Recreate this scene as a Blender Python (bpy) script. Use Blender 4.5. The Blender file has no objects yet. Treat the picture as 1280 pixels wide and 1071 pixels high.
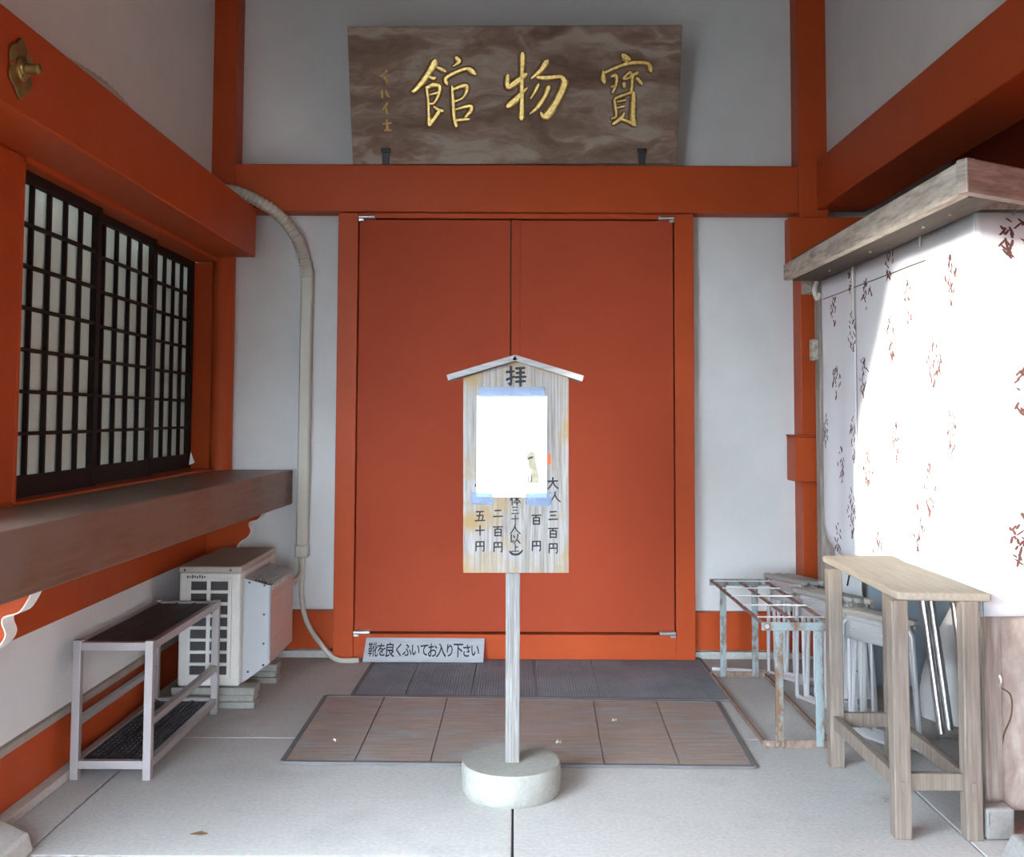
import bpy, math, random
from mathutils import Vector, Matrix
PI = math.pi
sc = bpy.context.scene
C = sc.collection

# ---------------------------------------------------------------- camera
F, TH, ROLL, HC = 1270.0, 0.055, 0.004, 1.5
CAMLOC = Vector((0, 0, HC))
R = (Matrix.Rotation(PI/2 + TH, 3, 'X') @ Matrix.Rotation(ROLL, 3, 'Z'))
_d = R.transposed() @ Vector((0, 1, 0))
CX = 643 - F * _d.x / -_d.z
CY = 521 + F * _d.y / -_d.z
cd = bpy.data.cameras.new('camera'); cam = bpy.data.objects.new('camera', cd); C.objects.link(cam)
cam.matrix_world = Matrix.Translation(CAMLOC) @ R.to_4x4()
cd.sensor_fit = 'HORIZONTAL'; cd.sensor_width = 36; cd.lens = F / 1280 * 36
cd.shift_x = (640 - CX) / 1280; cd.shift_y = (CY - 535.5) / 1280
cd.clip_start = .05; cd.clip_end = 200
sc.camera = cam

# ---------------------------------------------------------------- sky, sun, exposure
w = bpy.data.worlds.new('sky'); sc.world = w; w.use_nodes = True
bg = w.node_tree.nodes['Background']
bg.inputs[0].default_value = (.74, .87, 1.0, 1); bg.inputs[1].default_value = 24
sd = bpy.data.lights.new('sun', 'SUN'); sd.energy = 11.0; sd.angle = math.radians(2.5); sd.color = (1, .93, .82)
sun = bpy.data.objects.new('sun', sd); C.objects.link(sun)
sun.rotation_euler = Vector((.80, .56, -.195)).to_track_quat('-Z', 'Y').to_euler()
sun.location = (-6, -3, 6)
sc.view_settings.view_transform = 'Standard'; sc.view_settings.look = 'None'
sc.view_settings.gamma = 1; sc.view_settings.use_curve_mapping = False
sc.view_settings.exposure = 0.7

# ---------------------------------------------------------------- helpers
def ray(u, v):
    return (R @ Vector(((u - CX) / F, -(v - CY) / F, -1))).normalized()
def at(u, v, X=None, Y=None, Z=None):
    d = ray(u, v)
    t = ((X - CAMLOC.x) / d.x) if X is not None else ((Y - CAMLOC.y) / d.y) if Y is not None else ((Z - CAMLOC.z) / d.z)
    return CAMLOC + d * t
def at_plane(u, v, p, n, off=0):
    d = ray(u, v); t = (p - CAMLOC).dot(n) / d.dot(n)
    return CAMLOC + d * t + n * off

class MB:
    def __init__(s): s.v = []; s.f = []
    def add(s, vs, fs):
        o = len(s.v); s.v += [Vector(p) for p in vs]; s.f += [tuple(i + o for i in q) for q in fs]; return s
    def box(s, x0, x1, y0, y1, z0, z1, M=None):
        vs = [Vector((x, y, z)) for z in (z0, z1) for y in (y0, y1) for x in (x0, x1)]
        if M is not None: vs = [M @ p for p in vs]
        return s.add(vs, [(0, 2, 3, 1), (4, 5, 7, 6), (0, 1, 5, 4), (2, 6, 7, 3), (0, 4, 6, 2), (1, 3, 7, 5)])
    def hexa(s, a, b):      # two quads a (bottom loop) and b (top loop)
        return s.add(list(a) + list(b), [(3, 2, 1, 0), (4, 5, 6, 7), (0, 1, 5, 4), (1, 2, 6, 5), (2, 3, 7, 6), (3, 0, 4, 7)])
    def bar(s, p, q, wx, wz, up=(0, 0, 1)):   # rectangular bar from p to q
        p = Vector(p); q = Vector(q); d = (q - p).normalized(); up = Vector(up)
        if abs(d.dot(up)) > .98: up = Vector((0, 1, 0))
        a = d.cross(up).normalized() * wx / 2; b = a.cross(d).normalized() * wz / 2
        return s.hexa([p - a - b, p + a - b, p + a + b, p - a + b], [q - a - b, q + a - b, q + a + b, q - a + b])
    def prism(s, poly, ext):      # poly: 3D points, ext: vector
        n = len(poly); e = Vector(ext)
        vs = [Vector(p) for p in poly] + [Vector(p) + e for p in poly]
        fs = [tuple(range(n)), tuple(range(2 * n - 1, n - 1, -1))] + [((i + 1) % n, i, n + i, n + (i + 1) % n) for i in range(n)]
        return s.add(vs, fs)
    def tube(s, pts, r, n=10, cap=True, closed=False):
        pts = [Vector(p) for p in pts]; m = len(pts); rr = r if isinstance(r, (list, tuple)) else [r] * m
        o = len(s.v); prev = None
        for i, p in enumerate(pts):
            if closed: d = (pts[(i + 1) % m] - pts[i - 1]).normalized()
            else: d = (pts[min(i + 1, m - 1)] - pts[max(i - 1, 0)]).normalized()
            if prev is None:
                up = Vector((0, 0, 1)) if abs(d.z) < .9 else Vector((1, 0, 0))
                a = d.cross(up).normalized()
            else:
                a = (prev - d * prev.dot(d)).normalized()
            b = d.cross(a); prev = a
            for k in range(n):
                t = 2 * PI * k / n; s.v.append(p + (a * math.cos(t) + b * math.sin(t)) * rr[i])
        for i in range(m if closed else m - 1):
            j = (i + 1) % m
            for k in range(n):
                k2 = (k + 1) % n; s.f.append((o + i * n + k, o + i * n + k2, o + j * n + k2, o + j * n + k))
        if cap and not closed:
            s.f.append(tuple(o + k for k in reversed(range(n)))); s.f.append(tuple(o + (m - 1) * n + k for k in range(n)))
        return s
    def lathe(s, prof, c, n=48, jitter=0, seed=1):      # prof: (r, z) list
        rnd = random.Random(seed); o = len(s.v); m = len(prof)
        for i, (r, z) in enumerate(prof):
            for k in range(n):
                t = 2 * PI * k / n; q = r * (1 + rnd.uniform(-jitter, jitter)) if 0 < i < m - 1 else r
                s.v.append(Vector(c) + Vector((q * math.cos(t), q * math.sin(t), z + (rnd.uniform(-jitter, jitter) * .1 if 0 < i < m - 1 else 0))))
        for i in range(m - 1):
            for k in range(n):
                k2 = (k + 1) % n; s.f.append((o + i * n + k, o + i * n + k2, o + (i + 1) * n + k2, o + (i + 1) * n + k))
        s.f.append(tuple(o + k for k in reversed(range(n)))); s.f.append(tuple(o + (m - 1) * n + k for k in range(n)))
        return s
    def grid(s, fn, nu, nv):
        o = len(s.v)
        for i in range(nu + 1):
            for j in range(nv + 1): s.v.append(Vector(fn(i / nu, j / nv)))
        for i in range(nu):
            for j in range(nv):
                a = o + i * (nv + 1) + j; s.f.append((a, a + nv + 1, a + nv + 2, a + 1))
        return s
    def strokes(s, st, P, N, k, ridge):      # brush strokes: st list of (x, y, halfwidth); P maps to 3D on the plane
        for pl in st:
            pts = catmull(pl)
            a, b = pts[0], pts[1]; z, y = pts[-1], pts[-2]
            def ext(p, q):
                d = math.hypot(p[0] - q[0], p[1] - q[1]) or 1
                return (p[0] + (p[0] - q[0]) / d * p[2] * .7, p[1] + (p[1] - q[1]) / d * p[2] * .7, p[2] * .35)
            pts = [ext(a, b)] + pts + [ext(z, y)]
            o = len(s.v); m = len(pts)
            for i, p in enumerate(pts):
                q0 = pts[max(i - 1, 0)]; q1 = pts[min(i + 1, m - 1)]
                dx, dy = q1[0] - q0[0], q1[1] - q0[1]; d = math.hypot(dx, dy) or 1
                nx, ny = -dy / d * p[2], dx / d * p[2]
                for (x, y2, h) in ((p[0] + nx, p[1] + ny, 0), (p[0] + nx * .55, p[1] + ny * .55, ridge * .8), (p[0] - nx * .55, p[1] - ny * .55, ridge * .8), (p[0] - nx, p[1] - ny, 0)):
                    s.v.append(P(x, y2) + N * (k + h))
            for i in range(m - 1):
                for j in range(3):
                    s.f.append((o + i * 4 + j, o + i * 4 + j + 1, o + i * 4 + 5 + j, o + i * 4 + 4 + j))
        return s
    def build(s, name, mat, root=None, bevel=0, smooth=False, seg=2, solid=0):
        base = root_loc(root)
        me = bpy.data.meshes.new(name); me.from_pydata([p - base for p in s.v], [], s.f)
        me.materials.append(mat); me.validate(); me.update()
        import bmesh
        bm = bmesh.new(); bm.from_mesh(me); bmesh.ops.recalc_face_normals(bm, faces=bm.faces); bm.to_mesh(me); bm.free()
        if smooth:
            me.polygons.foreach_set('use_smooth', [True] * len(me.polygons)); me.set_sharp_from_angle(angle=.7)
        o = bpy.data.objects.new(name, me); C.objects.link(o)
        if root is not None: o.parent = root
        if solid:
            md = o.modifiers.new('solid', 'SOLIDIFY'); md.thickness = solid; md.offset = 0
        if bevel:
            md = o.modifiers.new('bevel', 'BEVEL'); md.width = bevel; md.segments = seg; md.limit_method = 'ANGLE'; md.angle_limit = .6
        return o
def root_loc(r):
    p = Vector((0, 0, 0))
    while r is not None: p += r.location; r = r.parent
    return p
def catmull(pl, n=5):
    if len(pl) < 3: return [tuple(pl[0])] + [tuple(pl[0][k] + (pl[1][k] - pl[0][k]) * t / 3 for k in range(3)) for t in (1, 2)] + [tuple(pl[1])]
    out = []
    for i in range(len(pl) - 1):
        p0 = pl[max(i - 1, 0)]; p1 = pl[i]; p2 = pl[i + 1]; p3 = pl[min(i + 2, len(pl) - 1)]
        for j in range(n):
            t = j / n
            out.append(tuple(.5 * (2 * p1[k] + (p2[k] - p0[k]) * t + (2 * p0[k] - 5 * p1[k] + 4 * p2[k] - p3[k]) * t * t + (3 * p1[k] - p0[k] - 3 * p2[k] + p3[k]) * t ** 3) for k in range(3)))
    out.append(tuple(pl[-1])); return out
def curve3(pts, n=8): return [Vector(p) for p in catmull([tuple(p) for p in pts], n)]
def tag(o, label=None, cat=None, group=None, kind=None):
    for k, x in (('label', label), ('category', cat), ('group', group), ('kind', kind)):
        if x: o[k] = x
    return o
def thing(name, label, cat, loc, group=None, kind=None):
    o = bpy.data.objects.new(name, None); C.objects.link(o); o.location = loc; o.empty_display_size = .1
    bpy.context.view_layer.update()
    return tag(o, label, cat, group, kind)
def struct(name, mb, mat, label, cat, bevel=0, smooth=False):
    return tag(mb.build(name, mat, None, bevel, smooth), label, cat, None, 'structure')
def copy_tree(o, parent=None):
    c = o.copy(); C.objects.link(c); c.parent = parent
    for ch in list(o.children): copy_tree(ch, c)
    return c
def text(name, body, size, mat, root, origin, right, up, bold=0.0, ext=.0006, sx=1.0):
    cu = bpy.data.curves.new('lettering', 'FONT'); cu.body = body; cu.size = size; cu.extrude = ext; cu.offset = bold
    cu.align_x = 'CENTER'; cu.align_y = 'CENTER'; cu.resolution_u = 3
    t = bpy.data.objects.new('lettering', cu); C.objects.link(t)
    dg = bpy.context.evaluated_depsgraph_get(); me = bpy.data.meshes.new_from_object(t.evaluated_get(dg))
    bpy.data.objects.remove(t); bpy.data.curves.remove(cu)
    me.name = name
    right = Vector(right).normalized(); up = Vector(up).normalized(); n = right.cross(up)
    xs = [p.co for p in me.vertices]
    if xs:
        cx = (min(p.x for p in xs) + max(p.x for p in xs)) / 2; cy = (min(p.y for p in xs) + max(p.y for p in xs)) / 2
    else: cx = cy = 0
    base = root_loc(root)
    for p in me.vertices:
        c = p.co; p.co = Vector(origin) + right * (c.x - cx) * sx + up * (c.y - cy) + n * (c.z + ext) - base
    me.materials.clear(); me.materials.append(mat)
    o = bpy.data.objects.new(name, me); C.objects.link(o); o.parent = root
    return o

# ---------------------------------------------------------------- materials
def new_mat(name):
    m = bpy.data.materials.new(name); m.use_nodes = True
    return m, m.node_tree.nodes, m.node_tree.links, m.node_tree.nodes['Principled BSDF']
def rgb(c): return (c[0], c[1], c[2], 1)
def noise(N, L, scale, vec=None, detail=4, rough=.6, stretch=None, coord='Object'):
    tc = N.new('ShaderNodeTexCoord'); out = tc.outputs[coord]
    if stretch:
        mp = N.new('ShaderNodeMapping'); mp.inputs['Scale'].default_value = stretch; L.new(out, mp.inputs[0]); out = mp.outputs[0]
    t = N.new('ShaderNodeTexNoise'); t.inputs['Scale'].default_value = scale; t.inputs['Detail'].default_value = detail; t.inputs['Roughness'].default_value = rough
    L.new(out, t.inputs['Vector']); return t
def ramp(N, L, src, stops):
    r = N.new('ShaderNodeValToRGB'); e = r.color_ramp.elements
    e[0].position, e[0].color = stops[0][0], rgb(stops[0][1]); e[1].position, e[1].color = stops[-1][0], rgb(stops[-1][1])
    for p, c in stops[1:-1]:
        q = e.new(p); q.color = rgb(c)
    L.new(src, r.inputs[0]); return r
def mixc(N, L, a, b, fac, mode='MIX'):
    m = N.new('ShaderNodeMix'); m.data_type = 'RGBA'; m.blend_type = mode
    for sock, val in ((m.inputs[0], fac), (m.inputs[6], a), (m.inputs[7], b)):
        if hasattr(val, 'links') or hasattr(val, 'is_linked'): L.new(val, sock)
        elif isinstance(val, (int, float)): sock.default_value = val
        else: sock.default_value = rgb(val)
    return m.outputs[2]
def bump(N, L, b, src, strength, dist=.01):
    n = N.new('ShaderNodeBump'); n.inputs['Strength'].default_value = strength; n.inputs['Distance'].default_value = dist
    L.new(src, n.inputs['Height']); L.new(n.outputs[0], b.inputs['Normal'])
def plain(name, c, rough=.5, metal=0, var=.12, scale=6, bumps=0, bscale=200, spec=.5, stretch=None):
    m, N, L, b = new_mat(name)
    t = noise(N, L, scale, stretch=stretch)
    r = ramp(N, L, t.outputs[0], [(.3, tuple(x * (1 - var) for x in c)), (.7, tuple(min(1, x * (1 + var)) for x in c))])
    L.new(r.outputs[0], b.inputs['Base Color']); b.inputs['Roughness'].default_value = rough; b.inputs['Metallic'].default_value = metal
    b.inputs['Specular IOR Level'].default_value = spec
    if bumps:
        t2 = noise(N, L, bscale, detail=2); bump(N, L, b, t2.outputs[0], bumps, .004)
    return m
def wood(name, stops, stretch=(30, 30, 2), scale=1.5, rough=.75, bumps=.3, blotch=None):
    m, N, L, b = new_mat(name)
    w0 = noise(N, L, 1.2, detail=2)
    tc = N.new('ShaderNodeTexCoord'); mp = N.new('ShaderNodeMapping'); mp.inputs['Scale'].default_value = stretch; L.new(tc.outputs['Object'], mp.inputs[0])
    va = N.new('ShaderNodeVectorMath'); va.operation = 'MULTIPLY_ADD'; L.new(w0.outputs['Color'], va.inputs[0]); va.inputs[1].default_value = (1.2, 1.2, 1.2); L.new(mp.outputs[0], va.inputs[2])
    t = N.new('ShaderNodeTexNoise'); t.inputs['Scale'].default_value = scale; t.inputs['Detail'].default_value = 6; t.inputs['Roughness'].default_value = .65
    L.new(va.outputs[0], t.inputs['Vector'])
    r = ramp(N, L, t.outputs[0], stops); col = r.outputs[0]
    if blotch:
        n2 = noise(N, L, blotch[1], detail=3); r2 = ramp(N, L, n2.outputs[0], [(.45, (0, 0, 0)), (.68, (1, 1, 1))])
        col = mixc(N, L, col, blotch[0], r2.outputs[0])
    L.new(col, b.inputs['Base Color']); b.inputs['Roughness'].default_value = rough
    bump(N, L, b, t.outputs[0], bumps, .004); return m

ORANGE = plain('vermilion_paint', (.40, .063, .016), .42, var=.06, scale=3, spec=.12)
DOORPAINT = plain('vermilion_door_paint', (.345, .055, .022), .55, var=.04, scale=2, bumps=.03, bscale=500, spec=.08)
PLASTER = plain('white_plaster', (.63, .625, .61), .9, var=.03, scale=4, bumps=.35, bscale=90, spec=.2)
CEILM = wood('dark_roof_boards', [(.3, (.07, .045, .03)), (.7, (.13, .085, .055))], (3, 30, 30))
LATTICE = plain('dark_lattice_wood', (.011, .006, .005), .6, var=.2, spec=.2)
COUNTER = wood('brown_counter_wood', [(.25, (.085, .042, .025)), (.55, (.15, .078, .046)), (.8, (.22, .13, .082))], (28, 2, 28), 1.6, .38, .2, ((.15, .105, .08), 2.2))
CONCRETE = None
def concrete(name, c, mott=.10, dark=.35):
    m, N, L, b = new_mat(name)
    t = noise(N, L, 1.3, detail=6, rough=.6, coord='Object'); t2 = noise(N, L, 60, detail=3)
    r = ramp(N, L, t.outputs[0], [(.3, tuple(x * (1 - mott) for x in c)), (.7, tuple(x * (1 + mott) for x in c))])
    r2 = ramp(N, L, t2.outputs[0], [(.25, (.82, .82, .82)), (.7, (1.04, 1.04, 1.04))])
    t3 = noise(N, L, 2.6, detail=5); r3 = ramp(N, L, t3.outputs[0], [(.52, (1, 1, 1)), (.72, (1 - dark, 1 - dark, 1 - dark * .95))])
    col = mixc(N, L, r.outputs[0], r2.outputs[0], 1.0, 'MULTIPLY'); col = mixc(N, L, col, r3.outputs[0], .6, 'MULTIPLY')
    L.new(col, b.inputs['Base Color']); b.inputs['Roughness'].default_value = .85; b.inputs['Specular IOR Level'].default_value = .3
    bump(N, L, b, t2.outputs[0], .25, .003); return m
FLOORM = concrete('concrete_floor', (.46, .45, .425))
JOINT = plain('dark_joint', (.10, .095, .09), .95)
LOWBOUNCE = concrete('low_bounce_floor', (.075, .072, .066))  # out-of-view floor, made dark to cut light bounced upwards
STONE = concrete('pale_stone', (.50, .49, .45), .12, .2)
GREYBLOCK = concrete('grey_weathered_block', (.25, .24, .225))
SIGNBASE = concrete('rough_concrete_base', (.30, .295, .265), .16, .35)
METALGREY = plain('mauve_aluminium', (.36, .33, .33), .38, .35, .06)
ALU = plain('polished_aluminium', (.66, .66, .67), .3, .55, .05)
CHROME = plain('chrome', (.42, .41, .40), .28, .85, .03)
BLACKPL = plain('black_plastic', (.025, .026, .03), .5, var=.2)
SEATM = plain('grey_beige_seat', (.27, .255, .23), .45, var=.06)
UNDER = plain('seat_underside_white', (.40, .40, .39), .5, var=.04)
PALE = plain('pale_board', (.52, .52, .51), .5, var=.04)
IVORY = plain('ivory_metal', (.60, .585, .535), .45, var=.05, scale=10)
PIPE = plain('beige_pipe', (.46, .43, .36), .45, var=.05)
PINKREFL = plain('pink_reflection_plate', (.56, .47, .43), .3, .25, .04)  # pink of reflected orange paint put into the plate's own colour
ACDARK = plain('dark_fins', (.045, .043, .045), .6, .2, .15)
WIRE = plain('galvanised_wire', (.42, .43, .42), .4, .6)
GOLD = plain('gold_leaf', (.80, .55, .20), .32, .9, .35, 60)
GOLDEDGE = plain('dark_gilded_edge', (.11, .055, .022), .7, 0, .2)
BRASS = plain('old_brass', (.36, .25, .09), .38, .85, .25, 14)
BLACKIRON = plain('black_iron', (.012, .012, .014), .5)
INK = plain('black_ink', (.012, .014, .019), .8, var=.3, scale=30)
INK2 = plain('faded_black_ink', (.035, .035, .04), .8, var=.4, scale=40)
WHITEPAPER = plain('white_paper', (.88, .88, .88), .7, var=.01)
STICKER = plain('orange_sticker', (.62, .085, .015), .5, var=.02)
STEEL = plain('hinge_steel', (.5, .49, .47), .35, .8, .15, 30)
DARKRED = plain('deep_red_beam_paint', (.35, .06, .025), .5, var=.06)
BAG = plain('white_plastic_bag', (.72, .72, .70), .3, var=.05, bumps=.25, bscale=15)
BLUEGREY = plain('blue_grey_panel', (.24, .29, .33), .45, var=.06)
MOTIF = plain('brown_print', (.115, .05, .045), .9, var=.2)
ROPE = plain('off_white_cord', (.6, .57, .5), .9)
RUST = None
def rusty(name, base, rust, lo, hi, scale=14):
    m, N, L, b = new_mat(name)
    t = noise(N, L, scale, detail=6, rough=.7, stretch=(1, 1, .45)); r = ramp(N, L, t.outputs[0], [(lo, base), (hi, rust)])
    L.new(r.outputs[0], b.inputs['Base Color']); b.inputs['Roughness'].default_value = .7; bump(N, L, b, t.outputs[0], .3, .003); return m
RUSTBLUE = rusty('rusting_pale_blue_paint', (.23, .275, .28), (.15, .085, .048), .47, .60)
RUSTBROWN = rusty('rusty_iron', (.23, .16, .125), (.13, .08, .055), .4, .65, 40)
RODRED = rusty('rust_red_rod', (.17, .075, .06), (.25, .20, .185), .45, .65, 20)
BOARDW = wood('weathered_notice_wood', [(.25, (.10, .085, .068)), (.42, (.20, .182, .165)), (.6, (.29, .275, .262)), (.8, (.35, .34, .335))], (62, 62, 2.2), 1.7, .8, .4, ((.26, .175, .075), 7))
POSTW = wood('grey_post_wood', [(.25, (.09, .08, .07)), (.5, (.20, .19, .18)), (.75, (.33, .325, .32))], (90, 90, 3), 1.7, .8, .4)
ROOFW = wood('bleached_roof_wood', [(.25, (.17, .16, .15)), (.75, (.36, .355, .35))], (3, 40, 40), 1.7, .8, .4)
BENCHW = wood('bench_wood', [(.25, (.115, .088, .068)), (.55, (.19, .152, .122)), (.8, (.27, .235, .20))], (60, 60, 3), 1.5, .75, .3)
BENCHTOP = wood('bench_top_wood', [(.25, (.18, .15, .118)), (.6, (.26, .225, .18)), (.8, (.33, .29, .24))], (50, 2.5, 50), 1.5, .75, .2)
BOOTHW = wood('weathered_booth_wood', [(.25, (.14, .105, .085)), (.5, (.27, .22, .185)), (.75, (.44, .385, .34))], (34, 34, 2), 1.7, .85, .35)
FRONTW = wood('weathered_cross_grain_wood', [(.25, (.14, .105, .085)), (.5, (.27, .22, .185)), (.75, (.44, .385, .34))], (4, 4, 26), 1.7, .85, .35)
PANELW = wood('patchy_plywood', [(.25, (.22, .165, .135)), (.5, (.34, .275, .235)), (.78, (.52, .46, .41))], (7, 7, 3), 2.5, .85, .35)
FASCIAW = wood('weathered_fascia_wood', [(.25, (.19, .155, .12)), (.5, (.42, .37, .305)), (.75, (.60, .55, .47))], (25, 4, 25), 1.8, .85, .5)
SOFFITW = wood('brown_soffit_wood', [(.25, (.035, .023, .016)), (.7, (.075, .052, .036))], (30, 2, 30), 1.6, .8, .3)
def plaque_wood():
    m, N, L, b = new_mat('burl_grain_plaque')
    n1 = noise(N, L, 1.6, detail=3, stretch=(1, 1, 2.2))
    tc = N.new('ShaderNodeTexCoord'); mp = N.new('ShaderNodeMapping'); mp.inputs['Scale'].default_value = (1.0, 1.0, 4.0); L.new(tc.outputs['Object'], mp.inputs[0])
    va = N.new('ShaderNodeVectorMath'); va.operation = 'MULTIPLY_ADD'; L.new(n1.outputs['Color'], va.inputs[0]); va.inputs[1].default_value = (1.6, 1.6, 1.6); L.new(mp.outputs[0], va.inputs[2])
    t = N.new('ShaderNodeTexNoise'); t.inputs['Scale'].default_value = 1.5; t.inputs['Detail'].default_value = 7; t.inputs['Roughness'].default_value = .58; t.inputs['Distortion'].default_value = .5; L.new(va.outputs[0], t.inputs['Vector'])
    r = ramp(N, L, t.outputs[0], [(.3, (.105, .058, .036)), (.48, (.20, .13, .09)), (.62, (.33, .27, .22)), (.8, (.25, .19, .15))])
    L.new(r.outputs[0], b.inputs['Base Color']); b.inputs['Roughness'].default_value = .75; bump(N, L, b, t.outputs[0], .3, .005); return m
PLAQUE = plaque_wood()
def mat_rubber(name, brown):
    m, N, L, b = new_mat(name)
    tc = N.new('ShaderNodeTexCoord'); wv = N.new('ShaderNodeTexWave'); wv.inputs['Scale'].default_value = 22; wv.inputs['Distortion'].default_value = 0
    wv.bands_direction = 'Y' if brown else 'X'; L.new(tc.outputs['Object'], wv.inputs[0])
    if brown:
        t = noise(N, L, 2.4, detail=4, stretch=(1, 2.2, 1)); r = ramp(N, L, t.outputs[0], [(.34, (.26, .265, .27)), (.50, (.27, .21, .18)), (.75, (.33, .26, .23))])
        t2 = noise(N, L, 5, detail=5, stretch=(1, 9, 1)); r2 = ramp(N, L, t2.outputs[0], [(.3, (.8, .8, .8)), (.7, (1.15, 1.12, 1.1))])
        col = mixc(N, L, r.outputs[0], r2.outputs[0], 1.0, 'MULTIPLY')
    else:
        t = noise(N, L, 2.5, detail=4); r = ramp(N, L, t.outputs[0], [(.35, (.13, .165, .195)), (.7, (.215, .25, .285))]); col = r.outputs[0]
    L.new(col, b.inputs['Base Color']); b.inputs['Roughness'].default_value = .7; bump(N, L, b, wv.outputs[1], .5, .004); return m
MATGREY = mat_rubber('grey_ribbed_rubber', False); MATBROWN = mat_rubber('brown_worn_rubber', True)
MATEDGE = plain('rubber_mat_edge', (.115, .11, .11), .8)
def cloth(name):
    m, N, L, b = new_mat(name)
    b.inputs['Base Color'].default_value = (.86, .87, .88, 1); b.inputs['Roughness'].default_value = .95; b.inputs['Specular IOR Level'].default_value = .1
    t = noise(N, L, 500, detail=1); bump(N, L, b, t.outputs[0], .1, .001)
    tr = N.new('ShaderNodeBsdfTranslucent'); tr.inputs[0].default_value = (.8, .82, .85, 1); mx = N.new('ShaderNodeMixShader'); mx.inputs[0].default_value = .2
    L.new(b.outputs[0], mx.inputs[1]); L.new(tr.outputs[0], mx.inputs[2]); L.new(mx.outputs[0], N['Material Output'].inputs[0]); return m
CLOTH = cloth('white_cotton')
def glassy(name, tint, fac):
    m, N, L, b = new_mat(name)
    tr = N.new('ShaderNodeBsdfTransparent'); tr.inputs[0].default_value = rgb(tint)
    b.inputs['Base Color'].default_value = rgb(tint); b.inputs['Roughness'].default_value = .06
    fr = N.new('ShaderNodeFresnel'); fr.inputs[0].default_value = 1.5
    mth = N.new('ShaderNodeMath'); mth.operation = 'ADD'; mth.inputs[1].default_value = fac; L.new(fr.outputs[0], mth.inputs[0])
    mx = N.new('ShaderNodeMixShader'); L.new(mth.outputs[0], mx.inputs[0]); L.new(tr.outputs[0], mx.inputs[1]); L.new(b.outputs[0], mx.inputs[2]); L.new(mx.outputs[0], N['Material Output'].inputs[0]); return m
GLASS = glassy('window_glass', (.86, .92, .90), .03)
TAPE = glassy('clear_tape', (.72, .80, .92), .10)

# ================================================================ SETTING
YB = 6.45      # plaster face of the back wall
XL, XR = -1.90, 1.95
fl = struct('floor', MB().box(-60, 60, -90, 7.2, -.12, -.012), JOINT, 'grey concrete paved floor of the entrance porch', 'floor')
xs = [(-60, -4.2), (-4.195, -1.672), (-1.664, -.004), (.004, 1.62), (1.628, 4.6), (4.606, 60)]
ys = [(-90, -8), (-7.99, -2.6), (-2.59, .95), (.956, 2.94), (2.946, 3.549), (3.555, 4.83), (4.836, 7.2)]
for x0, x1 in xs:
    for y0, y1 in ys:
        MB().box(x0, x1, y0, y1, -.03, 0).build('slab', FLOORM if y0 > 2.9 else LOWBOUNCE, fl, .003, seg=1)
struct('wall_back', MB().box(-3.2, 3.4, YB, YB + .15, 0, 4.6), PLASTER, 'white plastered back wall of the porch behind the door', 'wall')
wl = MB()
wl.box(-2.05, XL, 2.6, YB, 2.5, 4.6).box(-2.05, -1.89, 2.6, YB, 0, 1.17).box(-2.05, XL, 2.6, 3.83, 1.17, 2.5)
wl.prism([(-2.05, 2.6, 2.2), (-2.05, 2.6, 4.42), (-2.05, 2.0, 4.42), (-2.05, 2.0, 3.1)], (.15, 0, 0))  # sloped wall end added out of view to slant the sun's edge
struct('wall_left', wl, PLASTER, 'white plastered left wall with the lattice window', 'wall')
struct('wall_right', MB().box(XR, XR + .15, 2.6, YB, 3.0, 4.6), PLASTER, 'white plastered right wall above the heavy red beam', 'wall')
struct('wall_side', MB().box(3.25, 3.4, -1.2, YB, 0, 4.6), DARKRED, 'dark red far wall in shade behind the curtained stall', 'wall')
struct('ceiling', MB().box(-2.15, 3.6, -1.4, YB + .15, 4.30, 4.45), CEILM, 'dark boarded ceiling of the porch roof', 'ceiling')
struct('wall_eave_block', MB().box(-2.3, -2.15, -1.4, 2.6, 3.12, 4.45), CEILM, 'added dark eave boards out of view that cut high skylight from the left', 'wall')  # unseen, added low so the upper walls get less sky
struct('wall_front_block', MB().box(1.0, 3.6, -1.4, -1.2, 0, 4.45).box(-.5, 1.0, -1.4, -1.2, 1.75, 4.45).box(-1.7, -.5, -1.4, -1.2, 0, 4.45), CEILM, 'added dark wall out of view with an opening shaped to admit low light', 'wall')  # unseen, added to block the sky; gap lets low light in
nbh = Vector((1.4, 4.2, 0)) - Vector((.8, .56, 0)).normalized() * 15.5; nba = math.atan2(.56, .8)
struct('wall_sun_block', MB().box(-1.5, 1.5, -4.2, 4.2, 0, 3.75, Matrix.Translation(nbh) @ Matrix.Rotation(nba, 4, 'Z')), CEILM, 'added dark box out of view that keeps sun off the floor', 'sun blocker')  # unseen box added in the sun's path to shade the floor
# posts and beams
tn = [0]
def trim(mb, label, bevel=.006, mat=ORANGE, smooth=False):
    tn[0] += 1
    return struct('trim_%d' % tn[0], mb, mat, label, 'post' if 'post' in label or 'column' in label else 'beam', bevel, smooth)
def rect(u0, v0, u1, v1, Y):     # world x0,x1,z0,z1 of a rectangle on plane Y
    a = at(u0, v0, Y=Y); b = at(u1, v1, Y=Y); return min(a.x, b.x), max(a.x, b.x), min(a.z, b.z), max(a.z, b.z)
ZL1, ZL0 = at(640, 206, Y=6.3).z, at(640, 265, Y=6.3).z
xl0 = at(265, 100, Y=6.3).x; xl1 = at(297, 100, Y=6.3).x; xr0 = at(996, 100, Y=6.3).x; xr1 = at(1029, 100, Y=6.3).x
trim(MB().box(xl0 - .02, xl1, 6.28, YB, ZL0 - .1, 4.42), 'orange upper corner post left of the name plaque')
trim(MB().box(xr0, xr1 + .02, 6.28, YB, 0.05, 4.42), 'orange corner post at the right end of the back wall')
trim(MB().box(at(287, 206, Y=6.3).x, xr0 + .03, 6.30, YB, ZL0, ZL1), 'wide orange lintel beam across the back wall above the door')
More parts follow.
